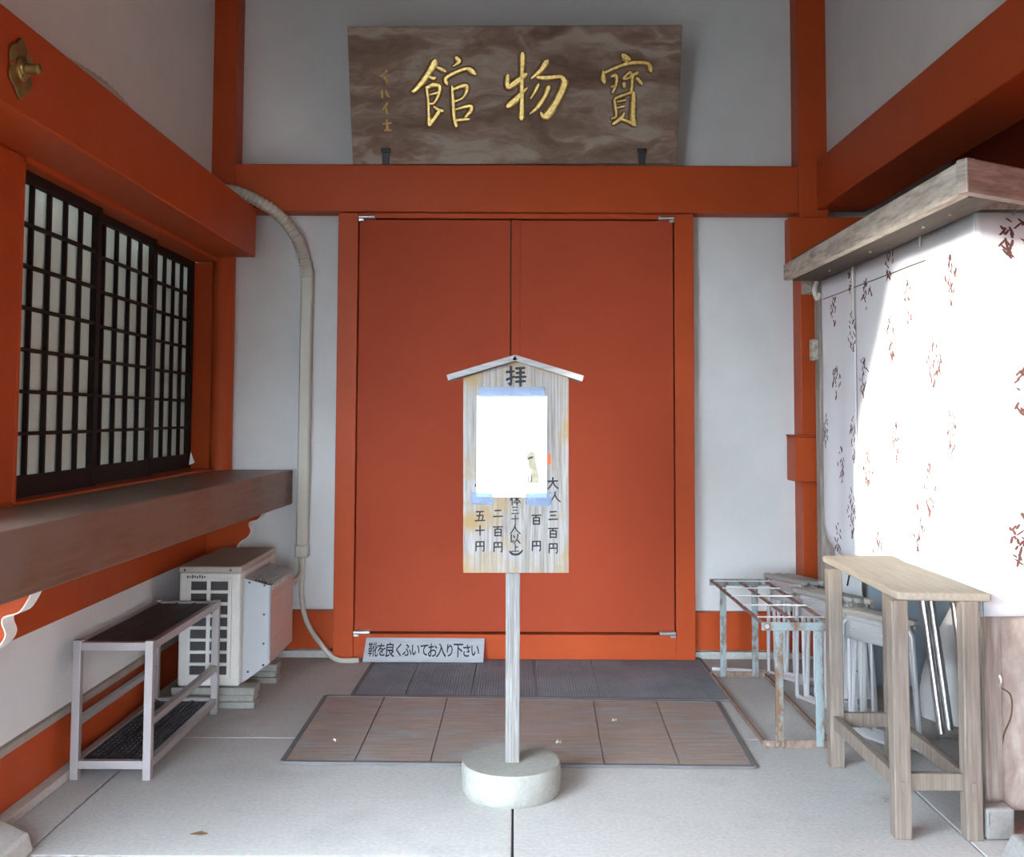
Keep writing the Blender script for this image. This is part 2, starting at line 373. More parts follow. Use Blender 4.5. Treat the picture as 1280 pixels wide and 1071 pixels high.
trim(MB().tube([(-1.845, 6.40, 1.1), (-1.845, 6.40, 2.5)], .072, 24), 'round orange column in the left corner beside the window', 0, smooth=True)
trim(MB().box(-1.93, -1.62, 2.8, 6.30, 2.487, 2.795), 'heavy orange beam above the lattice window', .008)
trim(MB().box(1.885, 2.2, 2.6, 6.34, 2.795, 3.11), 'heavy red beam under the right plaster wall', .008)
trim(MB().box(2.75, 2.95, 2.6, 6.34, 2.6, 3.6), 'dark red inner beam behind the stall canopy', .008, DARKRED)
trim(MB().box(1.70, 2.9, 6.24, 6.36, 2.45, 2.745), 'upper orange tie beam end under the right corner', .006)
trim(MB().box(1.70, 2.9, 6.17, 6.36, 1.115, 1.385).box(1.695, 2.9, 6.165, 6.36, 1.386, 1.398), 'lower orange tie beam end left of the curtain', .005)
# left wall bands
trim(MB().box(-1.9, -1.872, 2.85, 6.42, .657, 1.168), 'orange rail on the left wall under the counter', .004)
trim(MB().box(-1.9, -1.868, 2.85, 6.42, .247, .278), 'thin grey ledge strip along the lower left wall', .003, plain('ledge_grey', (.30, .26, .22), .8))
trim(MB().box(-1.9, -1.878, 2.85, 6.42, .036, .246), 'orange board along the foot of the left wall', .003)
struct('baseboard_left', MB().box(-1.9, -1.83, 2.85, 6.42, 0, .036), STONE, 'low stone kerb along the foot of the left wall', 'kerb', .004)
trim(MB().box(-1.99, -1.87, 3.55, 3.83, 1.17, 2.487), 'orange post at the near side of the lattice window', .012)
wf = trim(MB().box(-2.05, -1.866, 3.83, 6.36, 2.464, 2.493), 'orange casing beam around the lattice window', .003)
MB().box(-2.05, -1.88, 6.355, 6.385, 1.15, 2.463).build('jamb', ORANGE, wf, .003)
MB().box(-2.08, -1.87, 3.83, 6.355, 1.12, 1.172).build('sill', ORANGE, wf, .003)
MB().box(-1.895, -1.868, 3.81, 3.835, 1.17, 2.463).build('jamb', ORANGE, wf, .003)
# back wall baseboard pieces and stone sill
x0, x1, z0, z1 = rect(868, 765, 1004, 811, 6.4)
struct('baseboard_right', MB().box(x0, xr0, 6.39, YB, z0 - .01, z1), ORANGE, 'orange baseboard right of the door', 'baseboard', .004)
struct('baseboard_back', MB().box(-1.86, at(421, 790, Y=6.4).x, 6.39, YB, z0 - .01, z1), ORANGE, 'orange baseboard left of the door', 'baseboard', .004)
trim(MB().box(-1.83, 1.9, 6.41, YB, 0, .045), 'low stone sill under the back wall', .006, STONE)
# door casing
XJ0, XJ1 = at(420, 500, Y=6.33).x, at(445, 500, Y=6.33).x
XK0, XK1 = at(844, 500, Y=6.33).x, at(868, 500, Y=6.33).x
ZS = at(640, 793, Y=6.33).z; ZH = at(640, 273, Y=6.33).z
dc = trim(MB().box(XJ1, XK0, 6.33, YB, ZH, ZL0 - .002), 'orange casing beam with jambs and threshold around the double door', .004)
MB().box(XJ0, XJ1, 6.33, YB, .012, ZL0 - .002).build('jamb', ORANGE, dc, .004)
MB().box(XK0, XK1, 6.33, YB, .012, ZL0 - .002).build('jamb', ORANGE, dc, .004)
MB().box(XJ1, XK0, 6.332, YB, .012, ZS).build('threshold', ORANGE, dc, .004)
XM = at(638, 500, Y=6.36).x
def hinge(door, x, z, flip):
    h = MB().box(x - .05, x + .05, 6.315, 6.352, z - .013, z + .010)
    h.tube([(x - .05, 6.312, z - .002), (x + .05, 6.312, z - .002)], .012, 10)
    h.box(x - .05 if not flip else x + .02, x - .02 if not flip else x + .05, 6.31, 6.36, z - .028, z - .013)
    h.build('hinge', STEEL, door, .002)
door = []
for i, (a, b) in enumerate(((XJ1 + .006, XM - .003), (XM + .003, XK0 - .006))):
    side = ('left', 'right')[i]
    d = struct('door_%d' % (i + 1), MB().box(a, b, 6.35, 6.40, ZS + .012, ZH - .008), DOORPAINT, '%s leaf of the large plain vermilion double door' % side, 'door', .003)
    door.append(d)
    xx = XJ1 + .055 if i == 0 else XK0 - .055
    hinge(d, xx, at(640, 272, Y=6.33).z, i); hinge(d, xx, at(640, 790, Y=6.33).z, i)
MB().box(XM + .003, XM + .058, 6.342, 6.35, ZS + .012, ZH - .008).build('meeting_strip', DOORPAINT, door[1], .002)

# ---------------------------------------------------------------- lattice window: three sliding panels
wz0, wz1 = 1.176, 2.475
PAN = [(-1.94, 3.835, 4.70, 5), (-1.985, 4.655, 5.555, 5), (-2.03, 5.50, 6.352, 5)]
for i, (X, a, b, nc) in enumerate(PAN):
    o = thing('window_%d' % (i + 1), ['nearest', 'middle', 'farthest'][i] + ' dark lattice sliding window panel above the brown counter', 'window', (X, (a + b) / 2, wz0), None, 'structure')
    st, tr, br = .050, .055, .085
    d0, d1 = X - .016, X + .016
    MB().box(d0, d1, a, a + st, wz0, wz1).build('stile', LATTICE, o, .003); MB().box(d0, d1, b - st, b, wz0, wz1).build('stile', LATTICE, o, .003)
    MB().box(d0, d1 - .001, a + st, b - st, wz1 - tr, wz1).build('top_rail', LATTICE, o, .003); MB().box(d0, d1 - .001, a + st, b - st, wz0, wz0 + br).build('bottom_rail', LATTICE, o, .003)
    for k in range(1, nc):
        y = a + st + (b - a - 2 * st) * k / nc
        MB().box(X - .010, X + .010, y - .0075, y + .0075, wz0 + br, wz1 - tr).build('lattice_bar', LATTICE, o, .0015, seg=1)
    for k in range(1, 7):
        z = wz0 + br + (wz1 - tr - wz0 - br) * k / 7
        MB().box(X - .0095, X + .0125, a + st, b - st, z - .0075, z + .0075).build('lattice_rail', LATTICE, o, .0015, seg=1)
    MB().box(X - .0155, X - .0125, a + st * .6, b - st * .6, wz0 + br * .6, wz1 - tr * .6).build('pane', GLASS, o)
# what stands behind the glass
blind = MB().grid(lambda u, v: (-2.13 + .006 * math.sin(u * 40), 3.7 + u * 2.75, 1.17 + v * 1.34), 60, 2)
tag(blind.build('paper_screen', plain('pale_screen_paper', (.27, .295, .275), .8, var=.12, scale=2), None, 0, True, solid=.004), 'pale greenish paper screen behind the lattice window', 'screen')
za = wz0 + .085 + (wz1 - .055 - wz0 - .085) * 2 / 7; zb = za + (wz1 - .055 - wz0 - .085) * 2 / 7
cl = MB().grid(lambda u, v: (-2.085 + .010 * math.sin(u * 33 + 1) + .004 * math.sin(v * 7 + u * 70), 3.8 + u * 2.5, za + v * (zb - za)), 120, 4)
tag(cl.build('white_cloth', plain('window_cloth', (.72, .70, .70), .8), None, 0, True, solid=.003), 'white cloth strip hung behind the lattice window at mid height', 'cloth')
struct('wall_room', MB().box(-2.4, -2.3, 2.8, 6.5, 1.0, 2.7), PLASTER, 'inner wall of the office behind the lattice window', 'wall')
pp = at(232, 574, X=-2.0)
tag(MB().prism([pp + Vector((.02, 0, -.035)), pp + Vector((.055, .0, -.02)), pp + Vector((.03, .0, .045))], (.0, .004, 0)).build('paper_scrap', WHITEPAPER), 'small white folded paper scrap at the far lower window corner', 'paper')

# ================================================================ COUNTER AND BRACKETS
ct = thing('counter', 'thick weathered brown wooden counter under the lattice window', 'counter', (-1.65, 4.6, .95))
za0, za1 = .949, 1.163
MB().hexa([(-1.868, 2.8, za0), (-1.486, 2.8, za0), (-1.392, 6.42, za0), (-1.868, 6.42, za0)], [(-1.868, 2.8, za1), (-1.486, 2.8, za1), (-1.392, 6.42, za1), (-1.868, 6.42, za1)]).build('worktop', COUNTER, ct, .006)
def bracket_profile(y, dx=0):
    pts = [(-1.515, .947), (-1.535, .905), (-1.56, .872), (-1.605, .858), (-1.612, .835), (-1.60, .80), (-1.62, .765), (-1.665, .735), (-1.685, .705), (-1.675, .665), (-1.70, .63), (-1.76, .60), (-1.83, .585)]
    c = [(p[0] + dx, y, p[1]) for p in curve3([(a, 0, b) for a, b in pts] and [(a, b, 0) for a, b in pts], 4)]
    return c
WHITEP = plain('white_edge_paint', (.74, .71, .65), .6, var=.04)
for i, (y, dx) in enumerate(((3.28, -.02), (6.22, .0))):
    c = bracket_profile(y, dx)
    b = thing('bracket', ('scrolled orange counter bracket with white edge at the near left', 'scrolled orange counter bracket above the air conditioner unit')[i], 'bracket', (-1.86, y, .6), 'scrolled counter brackets')
    poly = c + [(-1.870, y, .585), (-1.870, y, .947)]
    MB().prism(poly, (0, .07, 0)).build('bracket_plate', ORANGE, b)
    n = len(c); e = MB()
    vs = []; fs = []
    for k, p in enumerate(c):
        p = Vector(p); q = Vector(c[min(k + 1, n - 1)]) - Vector(c[max(k - 1, 0)]); nn = Vector((-q.z, 0, q.x)).normalized()
        if nn.x < 0: nn = -nn
        vs += [p + Vector((0, -.002, 0)), p + Vector((0, .072, 0)), p + nn * .004 + Vector((0, .072, 0)), p + nn * .004 + Vector((0, -.002, 0))]
    for k in range(n - 1):
        for j in range(4):
            fs.append((k * 4 + j, k * 4 + (j + 1) % 4, k * 4 + 4 + (j + 1) % 4, k * 4 + 4 + j))
    e.add(vs, fs).build('white_edge', WHITEP, b)
    MB().tube([(-1.655 + dx, y - .004, .875), (-1.655 + dx, y + .004, .875)], .018, 16).build('scroll_eye', DARKRED, b)

# brass ornament on the left beam
po = at(24, 86, X=-1.62)
orn = thing('brass_ornament', 'brass flower shaped nail cover on the left orange beam', 'ornament', (-1.62, po.y, po.z))
pl = []
for k in range(72):
    t = 2 * PI * k / 72; r = .084 + .007 * math.cos(6 * t) + .004 * math.cos(2 * t)
    pl.append((-1.619, po.y + r * math.sin(t) * .95, po.z + r * 1.05 * math.cos(t)))
MB().prism(pl, (.008, 0, 0)).build('plate', BRASS, orn, .002)
for k in range(6):
    t = 2 * PI * (k + .5) / 6
    MB().tube([(-1.612, po.y + .062 * math.sin(t), po.z + .062 * math.cos(t)), (-1.6095, po.y + .062 * math.sin(t), po.z + .062 * math.cos(t))], .009, 10).build('pierced_hole', DARKRED, orn)
def xl(prof):
    m = MB(); n = 28
    for r, x in prof:
        for k in range(n): m.v.append(Vector((-1.612 + x, po.y + r * math.sin(2 * PI * k / n), po.z + r * math.cos(2 * PI * k / n))))
    for i in range(len(prof) - 1):
        for k in range(n): m.f.append((i * n + k, i * n + (k + 1) % n, (i + 1) * n + (k + 1) % n, (i + 1) * n + k))
    m.f.append(tuple((len(prof) - 1) * n + k for k in range(n))); return m
xl([(.040, 0), (.040, .006), (.034, .010), (.030, .010), (.029, .016), (.023, .018)]).build('boss_ring', BRASS, orn, 0, True)
xl([(.018, .012), (.016, .045), (.018, .048), (.018, .058), (.010, .062), (.001, .063)]).build('boss_stud', BRASS, orn, 0, True)

# ================================================================ CONDUIT
cn = thing('conduit', 'beige air conditioner pipe cover curving down the back wall', 'pipe', at(380, 700, Y=6.4))
pa = [(-1.92, 4.05, 2.955), (-1.885, 4.2, 2.968), (-1.85, 4.5, 2.965), (-1.82, 4.8, 2.90), (-1.79, 5.1, 2.832), (-1.79, 5.8, 2.832), (-1.785, 6.12, 2.845)]
b0 = [at(285, 238, Y=6.235), at(312, 246, Y=6.235), at(345, 266, Y=6.25), at(368, 293, Y=6.32), at(380, 322, Y=6.38), at(384.5, 346, Y=6.40)]
pb = curve3(pa + b0, 26)
nb = len(pb); rr = []
for k in range(nb): rr.append((.027 if pb[k].y < 5.5 else .034) + (0, .002, .005, .002)[k % 4])
MB().tube(pb, rr, 14).build('flexible_bend', PIPE, cn, 0, True)
t0, t1 = at(384.5, 338, Y=6.41), at(378, 690, Y=6.41)
def rsec(m, p, q, w, d):
    return m.hexa([(q.x - w, 6.447, q.z), (q.x + w, 6.447, q.z), (q.x + w, 6.447 - d, q.z), (q.x - w, 6.447 - d, q.z)], [(p.x - w, 6.447, p.z), (p.x + w, 6.447, p.z), (p.x + w, 6.447 - d, p.z), (p.x - w, 6.447 - d, p.z)])
rsec(MB(), t0, t1, .036, .075).build('cover', PIPE, cn, .012, seg=3)
rsec(MB(), t0 + Vector((0, 0, .012)), t0 - Vector((0, 0, .05)), .039, .08).build('joint_collar', PIPE, cn, .008)
rsec(MB(), t1 + Vector((0, 0, .05)), t1 - Vector((0, 0, .03)), .041, .082).build('end_cap', PIPE, cn, .010)
hp = [t1 + Vector((0, 0, 0)), at(378, 712, Y=6.39), at(377, 745, Y=6.37), at(384, 778, Y=6.34), at(402, 806, Y=6.31), Vector((at(425, 818, Z=.02).x, 6.29, .018)), Vector((at(450, 822, Z=.02).x, 6.285, .016))]
MB().tube(curve3(hp, 10), .016, 10).build('drain_hose', PIPE, cn, 0, True)
MB().tube(curve3([t1 + Vector((-.01, 0, -.02)), at(376, 715, Y=6.36), at(369, 726, Y=6.26), at(362, 730, Y=6.1)], 8), .017, 10).build('insulated_pipe', PIPE, cn, 0, True)

# ================================================================ NAME PLAQUE
pBL, pBR = at(441, 205.5, Y=6.268), at(846, 204, Y=6.268); pTL, pTR = at(434, 33, Y=6.03), at(853, 31, Y=6.03)
zb_ = (pBL.z + pBR.z) / 2
rt = (pBR - pBL).normalized(); upv = ((pTL + pTR) / 2 - (pBL + pBR) / 2).normalized(); nrm = rt.cross(upv).normalized()
if nrm.y > 0: nrm = -nrm
nq = thing('name_plaque', 'large weathered wooden name plaque with three gilded characters', 'sign', (pBL + pBR) / 2)
MB().hexa([pBL, pBR, pBR - nrm * .045, pBL - nrm * .045], [pTL, pTR, pTR - nrm * .045, pTL - nrm * .045]).build('board', PLAQUE, nq, .004)
ch1 = [[(655,200,38),(600,300,32),(520,420,30),(430,520,22),(400,525,8)],[(690,262,18),(740,285,22),(775,305,16)],[(600,365,14),(640,380,22),(665,375,12)],[(565,480,14),(585,640,16),(590,800,18),(600,890,30)],[(570,490,20),(640,455,26),(710,475,24),(700,560,18),(650,655,14),(600,665,12)],[(605,565,10),(690,540,12)],[(600,890,28),(660,820,24),(710,745,26),(740,745,22)],[(650,700,12),(700,735,18)],[(905,160,30),(930,198,24),(860,250,5)],[(795,445,20),(780,385,22),(880,320,20),(1010,275,20),(1070,300,32),(1110,335,16)],[(850,470,12),(860,620,20),(870,800,20),(895,910,22)],[(870,500,18),(1000,460,24),(1015,510,22),(970,600,12),(880,640,14)],[(890,730,12),(1050,690,22),(1060,740,24),(1000,815,14)],[(890,850,16),(1035,838,16)]]
ch2 = [[(420,130,36),(420,220,34),(412,400,28),(412,700,30),(408,900,36)],[(240,390,28),(240,520,32),(330,470,38),(460,370,28)],[(250,750,36),(350,660,38),(480,530,8)],[(710,220,42),(640,320,30),(530,415,14)],[(610,405,24),(720,410,30),(880,392,26)],[(895,400,30),(930,480,44),(840,690,44),(700,880,44),(640,830,10)],[(610,500,22),(570,580,18),(520,660,12)],[(735,530,32),(690,640,24),(600,770,26),(510,850,6)]]
ch3 = [[(440,150,48),(490,180,36)],[(185,330,14),(185,420,32),(195,470,20)],[(205,345,18),(400,265,20),(560,225,24),(720,235,26),(755,300,34),(765,335,16)],[(280,395,14),(340,385,22),(345,480,18),(300,590,16)],[(285,520,14),(345,500,14)],[(430,420,14),(510,340,14),(520,400,12),(440,428,12)],[(510,400,14),(600,350,22)],[(545,370,20),(535,480,20),(525,580,22)],[(440,480,22),(440,520,18)],[(600,420,22),(650,480,24)],[(335,660,20),(420,625,16),(520,590,18)],[(320,680,18),(340,800,20),(340,880,14),(290,905,14)],[(555,600,26),(550,760,32),(545,900,32),(575,985,22)],[(360,700,12),(455,680,14)],[(360,775,12),(440,755,14)],[(310,970,20),(400,900,24),(440,840,14)],[(400,910,20),(480,940,18),(560,985,18)]]
sg = [[(60,360,8),(120,300,12)],[(100,370,10),(125,430,10)],[(65,520,10),(70,600,9)],[(115,520,9),(125,570,12),(150,590,8)],[(80,730,8),(125,660,9)],[(110,710,9),(125,780,9)],[(120,850,10),(125,950,12)],[(80,890,8),(170,880,8)],[(100,962,10),(165,962,10)]]
def onb(ox, oy, s): return lambda x, y: at_plane(ox + x * s, oy + y * s, pBL, nrm)
for st, (ox, oy, s) in ((ch1, (470, 55, .112)), (ch2, (610, 55, .1027)), (ch3, (735, 55, .1027))):
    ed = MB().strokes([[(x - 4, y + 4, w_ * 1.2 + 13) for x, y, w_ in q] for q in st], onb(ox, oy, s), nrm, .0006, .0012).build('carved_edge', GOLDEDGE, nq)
    MB().strokes([[(x, y, w_ * 1.2) for x, y, w_ in q] for q in st], onb(ox, oy, s), nrm, .002, .009).build('gilded_character', GOLD, nq, 0)
for a, b in ((0, 2), (2, 4), (4, 6), (6, 9)):
    MB().strokes([[(x, y, w_ * 1.35) for x, y, w_ in q] for q in sg[a:b]], onb(470, 55, .112), nrm, .001, .003).build('signature_character', plain('dim_gilding', (.50, .30, .10), .5, .5, .3, 60) if a == 0 else bpy.data.materials['dim_gilding'], nq)
for u in (482.5, 802):
    p = at_plane(u, 190, pBL, nrm); q = at_plane(u, 205, pBL, nrm)
    br = MB(); w2 = .022
    br.hexa([q - rt * w2, q + rt * w2, q + rt * w2 + nrm * .02, q - rt * w2 + nrm * .02], [p - rt * w2, p + rt * w2, p + rt * w2 + nrm * .014, p - rt * w2 + nrm * .014])
    br.hexa([p - rt * .029, p + rt * .029, p + rt * .029 + nrm * .02, p - rt * .029 + nrm * .02], [p - rt * .029 + upv * .022, p + rt * .029 + upv * .022, p + rt * .029 + upv * .022 + nrm * .015, p - rt * .029 + upv * .022 + nrm * .015])
    br.build('iron_bracket', BLACKIRON, nq, .003)

# ================================================================ STANDING NOTICE BOARD
YS = 4.17; bx = at(639, 941, Y=YS).x
nb_ = thing('notice_board', 'small roofed wooden admission notice board on a round concrete base', 'sign', (bx, YS, 0))
MB().lathe([(.188, 0), (.196, .012), (.199, .04), (.200, .075), (.199, .105), (.193, .122)], (bx, YS, 0), 64, .012).build('concrete_base', SIGNBASE, nb_, 0, True)
YP0, YP1 = YS - .03, YS + .03
pw = .0305; pxb = at(640.5, 940, Y=YP0).x; pxt = at(641, 720, Y=YP0).x
MB().hexa([(pxb - .028, YP0, .118), (pxb + .028, YP0, .118), (pxb + .028, YP1, .118), (pxb - .028, YP1, .118)], [(pxt - pw, YP0, 1.66), (pxt + pw, YP0, 1.66), (pxt + pw, YP1, 1.66), (pxt - pw, YP1, 1.66)]).build('post', POSTW, nb_, .004)
YF = YP0 - .025
pf = [at(579, 716, Y=YF), at(711, 716, Y=YF), at(711, 472, Y=YF), at(644, 451, Y=YF), at(579, 472, Y=YF)]
MB().prism(pf, (0, .024, 0)).build('board', BOARDW, nb_, .002)
for side in (0, 1):
    a = at(558, 468.5, Y=YF - .03) if side == 0 else at(730, 469.5, Y=YF - .03); b = at(643.5, 443, Y=YF - .03)
    d = (b - a).normalized(); n = Vector((-d.z, 0, d.x)); n = n if n.z > 0 else -n
    MB().prism([a, b, b - n * .024 + d * (.006), a - n * .024], (0, .14, 0)).build('roof_board', ROOFW, nb_, .002)
# lettering brushed on the board
def onboard(u, v, Y=YF - .0006): return at(u, v, Y=Y)
G = {'十': [[(1,5),(9,4.6)],[(5,.5),(5,9.5)]], '三': [[(2,1.5),(8,1.2)],[(2.5,4.8),(7.5,4.6)],[(1,8.5),(9.2,8.2)]], '二': [[(2.2,2.5),(7.8,2.2)],[(.8,8),(9.2,7.7)]],
 '五': [[(1.5,1),(8.5,.8)],[(5,1),(4.4,5),(3.6,9)],[(2,4.7),(7.6,4.3),(7.4,6.6),(7.1,9)],[(.5,9.2),(9.5,9)]],
 '百': [[(.8,1),(9.2,.8)],[(5.2,1),(4,3)],[(2.2,3.2),(2.2,9.5)],[(2.2,3.2),(5,3.1),(7.7,3)],[(7.8,3),(7.8,9.5)],[(2.4,6),(7.6,6)],[(2.4,9),(7.6,9)]],
 '円': [[(1.5,1),(1.2,9.6)],[(1.5,1.1),(8.5,.9)],[(8.5,1),(8.6,8.8),(7.6,9.4)],[(5,1),(5,5)],[(1.6,5.2),(8.4,5)]],
 '大': [[(1,3.4),(9,3)],[(5,.3),(4.8,3.4),(3.4,7),(.8,9.6)],[(5.1,3.6),(6.8,7),(9.5,9.3)]], '人': [[(5,.5),(4.2,4),(.8,9.3)],[(4.7,3),(6.5,6.5),(9.6,9.3)]],
 '上': [[(5,.8),(5,9)],[(5.2,4.4),(8.2,4.2)],[(.8,9.2),(9.4,9)]], '以': [[(1.5,1.5),(1.6,8),(3.6,6.8)],[(3.6,2.6),(4.6,4.4)],[(7.4,1),(6.6,5.5),(3.8,9.4)],[(6.9,6.4),(9.4,9.3)]],
 '体': [[(3,.5),(.6,5.2)],[(2.2,3.4),(2.2,9.6)],[(3.6,3),(9.6,2.8)],[(6.5,.6),(6.5,9.6)],[(6.3,3.2),(3.6,7.6)],[(6.7,3.2),(9.6,7.4)],[(5,7.5),(8,7.4)]],
 '小': [[(5,.5),(5,9),(4,8.4)],[(3,3.4),(1,7.4)],[(7,3.2),(9.2,7)]],
 '拝': [[(.3,3),(4,2.6)],[(2.4,.3),(2.5,8.8),(1.4,8.6)],[(.3,6.8),(4.1,5.2)],[(5,1.2),(9.3,.9)],[(5.2,3.5),(9.2,3.2)],[(4.8,5.6),(9.9,5.3)],[(5,7.8),(9.6,7.5)],[(7.2,1),(7.2,10)]]}
def kanji(c, u, v, px, wd=.62):
    k = px / 10
    st = [[(u + (p[0] - 5) * k, v + (p[1] - 5) * k, wd * k * (1.12 if i == 0 else .95)) for i, p in enumerate(q)] for q in G[c]]
    MB().strokes(st, lambda x, y: onboard(x, y), Vector((0, -1, 0)), .0002, .0006).build('character', INK, nb_)
kanji('拝', 645, 470, 25, .60)
kanji('大', 691, 604, 15); kanji('人', 694, 621, 14)
for c, v in zip('三百円', (644.5, 666, 685)): kanji(c, 691.5, v, 13.5)
for c, v in zip('百円', (649.5, 682)): kanji(c, 670.5, v, 13.5)
for c, v in zip('体三十人以上', (625, 638, 648.5, 661, 673, 684.5)): kanji(c, 644, v, 14 if c in '体人以' else 11, .55)
MB().strokes([[(637, 689, 1.0), (641, 692.5, 1.4), (648, 692.5, 1.4), (653, 688, 1.0)]], lambda x, y: onboard(x, y), Vector((0, -1, 0)), .0002, .0006).build('character', INK, nb_)
for c, v in zip('二百円', (641.5, 664, 683.5)): kanji(c, 622.5, v, 13.5)
for c, v in zip('五十円', (645, 663, 682.5)): kanji(c, 600, v, 13.5)
kanji('小', 600, 604, 15)
# taped paper notice
pn = thing('paper_notice', 'white paper sheet with a dog picture taped to the notice board', 'paper', onboard(640, 560, YF - .002))
YQ = YF - .004
MB().prism([at(596, 494.5, Y=YQ), at(684, 495, Y=YQ), at(683.5, 622, Y=YQ), at(595.5, 621, Y=YQ)], (0, .0012, 0)).build('sheet', WHITEPAPER, pn)
for q in (((599, 484), (681, 484), (681, 496.5), (599, 496.5)), ((589, 615), (616, 617), (616, 631), (589, 630)), ((657, 617), (689, 615), (689, 633), (657, 631))):
    MB().prism([at(u, v, Y=YQ - .0012) for u, v in q], (0, .0008, 0)).build('tape', TAPE, pn)
MB().prism([at(u, v, Y=YF - .002) for u, v in ((684.3, 568), (688.5, 568), (688.5, 580), (684.3, 580))], (0, .001, 0)).build('orange_sticker', STICKER, pn)['label'] = 'small orange sticker'
def dec(poly, name, mat, off):
    return MB().prism([at(u, v, Y=YQ - off) for u, v in poly], (0, .0004, 0)).build(name, mat, pn)
FURM = plain('dog_fur_print', (.36, .32, .22), .8, var=.2, scale=60); FURD = plain('dog_dark_print', (.05, .05, .045), .8)  # fur tone and dark tone of the printed dog
dec([(658, 571), (660, 566.5), (664, 564.5), (668, 566), (669, 571), (669.5, 577), (671.5, 585), (673.5, 596), (674, 603), (666, 604), (659, 603), (660, 595), (661, 586), (660.5, 577), (659, 574)], 'dog_picture', FURM, .0006)
dec([(659.5, 572.5), (662, 571), (666.5, 570), (666, 572.5), (662.5, 573.6), (660, 574)], 'dog_picture', FURD, .0011)
dec([(661.5, 586), (664.3, 586), (664.6, 601), (661.5, 602)], 'dog_picture', WHITEPAPER, .0011)
dec([(664, 592), (665, 594), (665, 601), (663, 602), (663.7, 597)], 'dog_picture', FURD, .0016)
FAINT = plain('faint_green_print', (.30, .42, .40), .8, var=.1); rnd = random.Random(4)
fm = MB()
for u, v0, v1 in ((632.5, 514, 548), (642, 514, 540), (613.5, 557, 575), (613, 597, 612), (632.5, 580, 600), (643, 574, 600)):
    v = v0
    while v < v1:
        fm.prism([at(u + a, v + b, Y=YQ - .0008) for a, b in ((-1, -.8), (1.1, -.6), (1, .9), (-.9, .7))], (0, .0003, 0)); v += rnd.uniform(4.2, 6)
fm.build('faint_lettering', FAINT, pn)['kind'] = 'stuff'

# ================================================================ WHITE SIGN PLANK against the threshold
YK = 6.30
kb, kt = 6.235, 6.315
k4 = [at(453, 828, Y=kb), at(604, 829, Y=kb), at(606, 797.5, Y=kt), at(458, 796.5, Y=kt)]
zlo = min(k4[0].z, k4[1].z)
for p in k4[:2]: p.z = .020
krt = (k4[1] - k4[0]).normalized(); kup = (k4[2] - k4[1]); kup = (kup - krt * kup.dot(krt)).normalized(); kn = krt.cross(kup); kn = kn if kn.y < 0 else -kn
sp = thing('sign_plank', 'white painted plank with black shoe wiping request leaning on the door threshold', 'sign', (k4[0] + k4[1]) / 2)
PLANKP = wood('chipped_white_paint', [(.2, (.16, .155, .155)), (.36, (.33, .335, .355)), (.7, (.40, .41, .43))], (4, 30, 30), 2, .75, .4)
MB().hexa([k4[0] - kn * .0, k4[1], k4[1] - kn * .016, k4[0] - kn * .016], [k4[3], k4[2], k4[2] - kn * .016, k4[3] - kn * .016]).build('plank', PLANKP, sp, .003)
txt = '靴を良くふいてお入り下さい'
for i, c in enumerate(txt):
    u = 466.5 + (594 - 466.5) * i / (len(txt) - 1)
    sz = 17.5 if c not in 'をくふいてりさ' else 16
    text('character', c, sz / F * 6.27 * 1.12, INK, sp, at_plane(u, 812.5 + (i - 6) * .12, k4[0], kn) + kn * .0004, krt, kup, .0013 if c != '靴' else .0005, .0004, .66)

# ================================================================ MATS
def floor_quad(pts): return [Vector((p.x, p.y, 0)) for p in (at(u, v, Z=0) for u, v in pts)]
def make_mat(name, label, pts, seams, thick, mat, edge):
    q = floor_quad(pts)      # near-left, near-right, far-right, far-left
    c = sum(q, Vector()) / 4
    t = thing(name, label, 'mat', c)
    g = [0] + seams + [1]
    for a, b in zip(g, g[1:]):
        a2, b2 = a + .0012, b - .0012
        nl, nr = q[0].lerp(q[1], a2), q[0].lerp(q[1], b2); fl_, fr = q[3].lerp(q[2], a2), q[3].lerp(q[2], b2)
        up = Vector((0, 0, thick))
        MB().hexa([nl, nr, fr, fl_], [nl + up, nr + up, fr + up, fl_ + up]).build('mat_strip', mat, t, .002, seg=1)
    m = MB(); wd = .022
    for p, r in ((q[0], q[1]), (q[1], q[2]), (q[2], q[3]), (q[3], q[0])):
        d = (r - p).normalized(); m.bar(p + Vector((0, 0, thick / 2 + .0015)), r + Vector((0, 0, thick / 2 + .0015)), wd, thick + .003)
    if edge: m.build('mat_edge', MATEDGE, t, .002)
    return t
make_mat('door_mat', 'brown worn rubber mat, the front one, under the notice board', [(353, 954.5), (943, 961), (897, 879.5), (407, 872)], [.153, .315, .5, .685, .845], .011, MATBROWN, True)
make_mat('door_mat', 'grey ribbed rubber mat against the door, the rear one', [(440, 871), (914, 876.5), (874, 824.5), (470, 824.5)], [.14, .315, .49, .66, .83], .010, MATGREY, True)

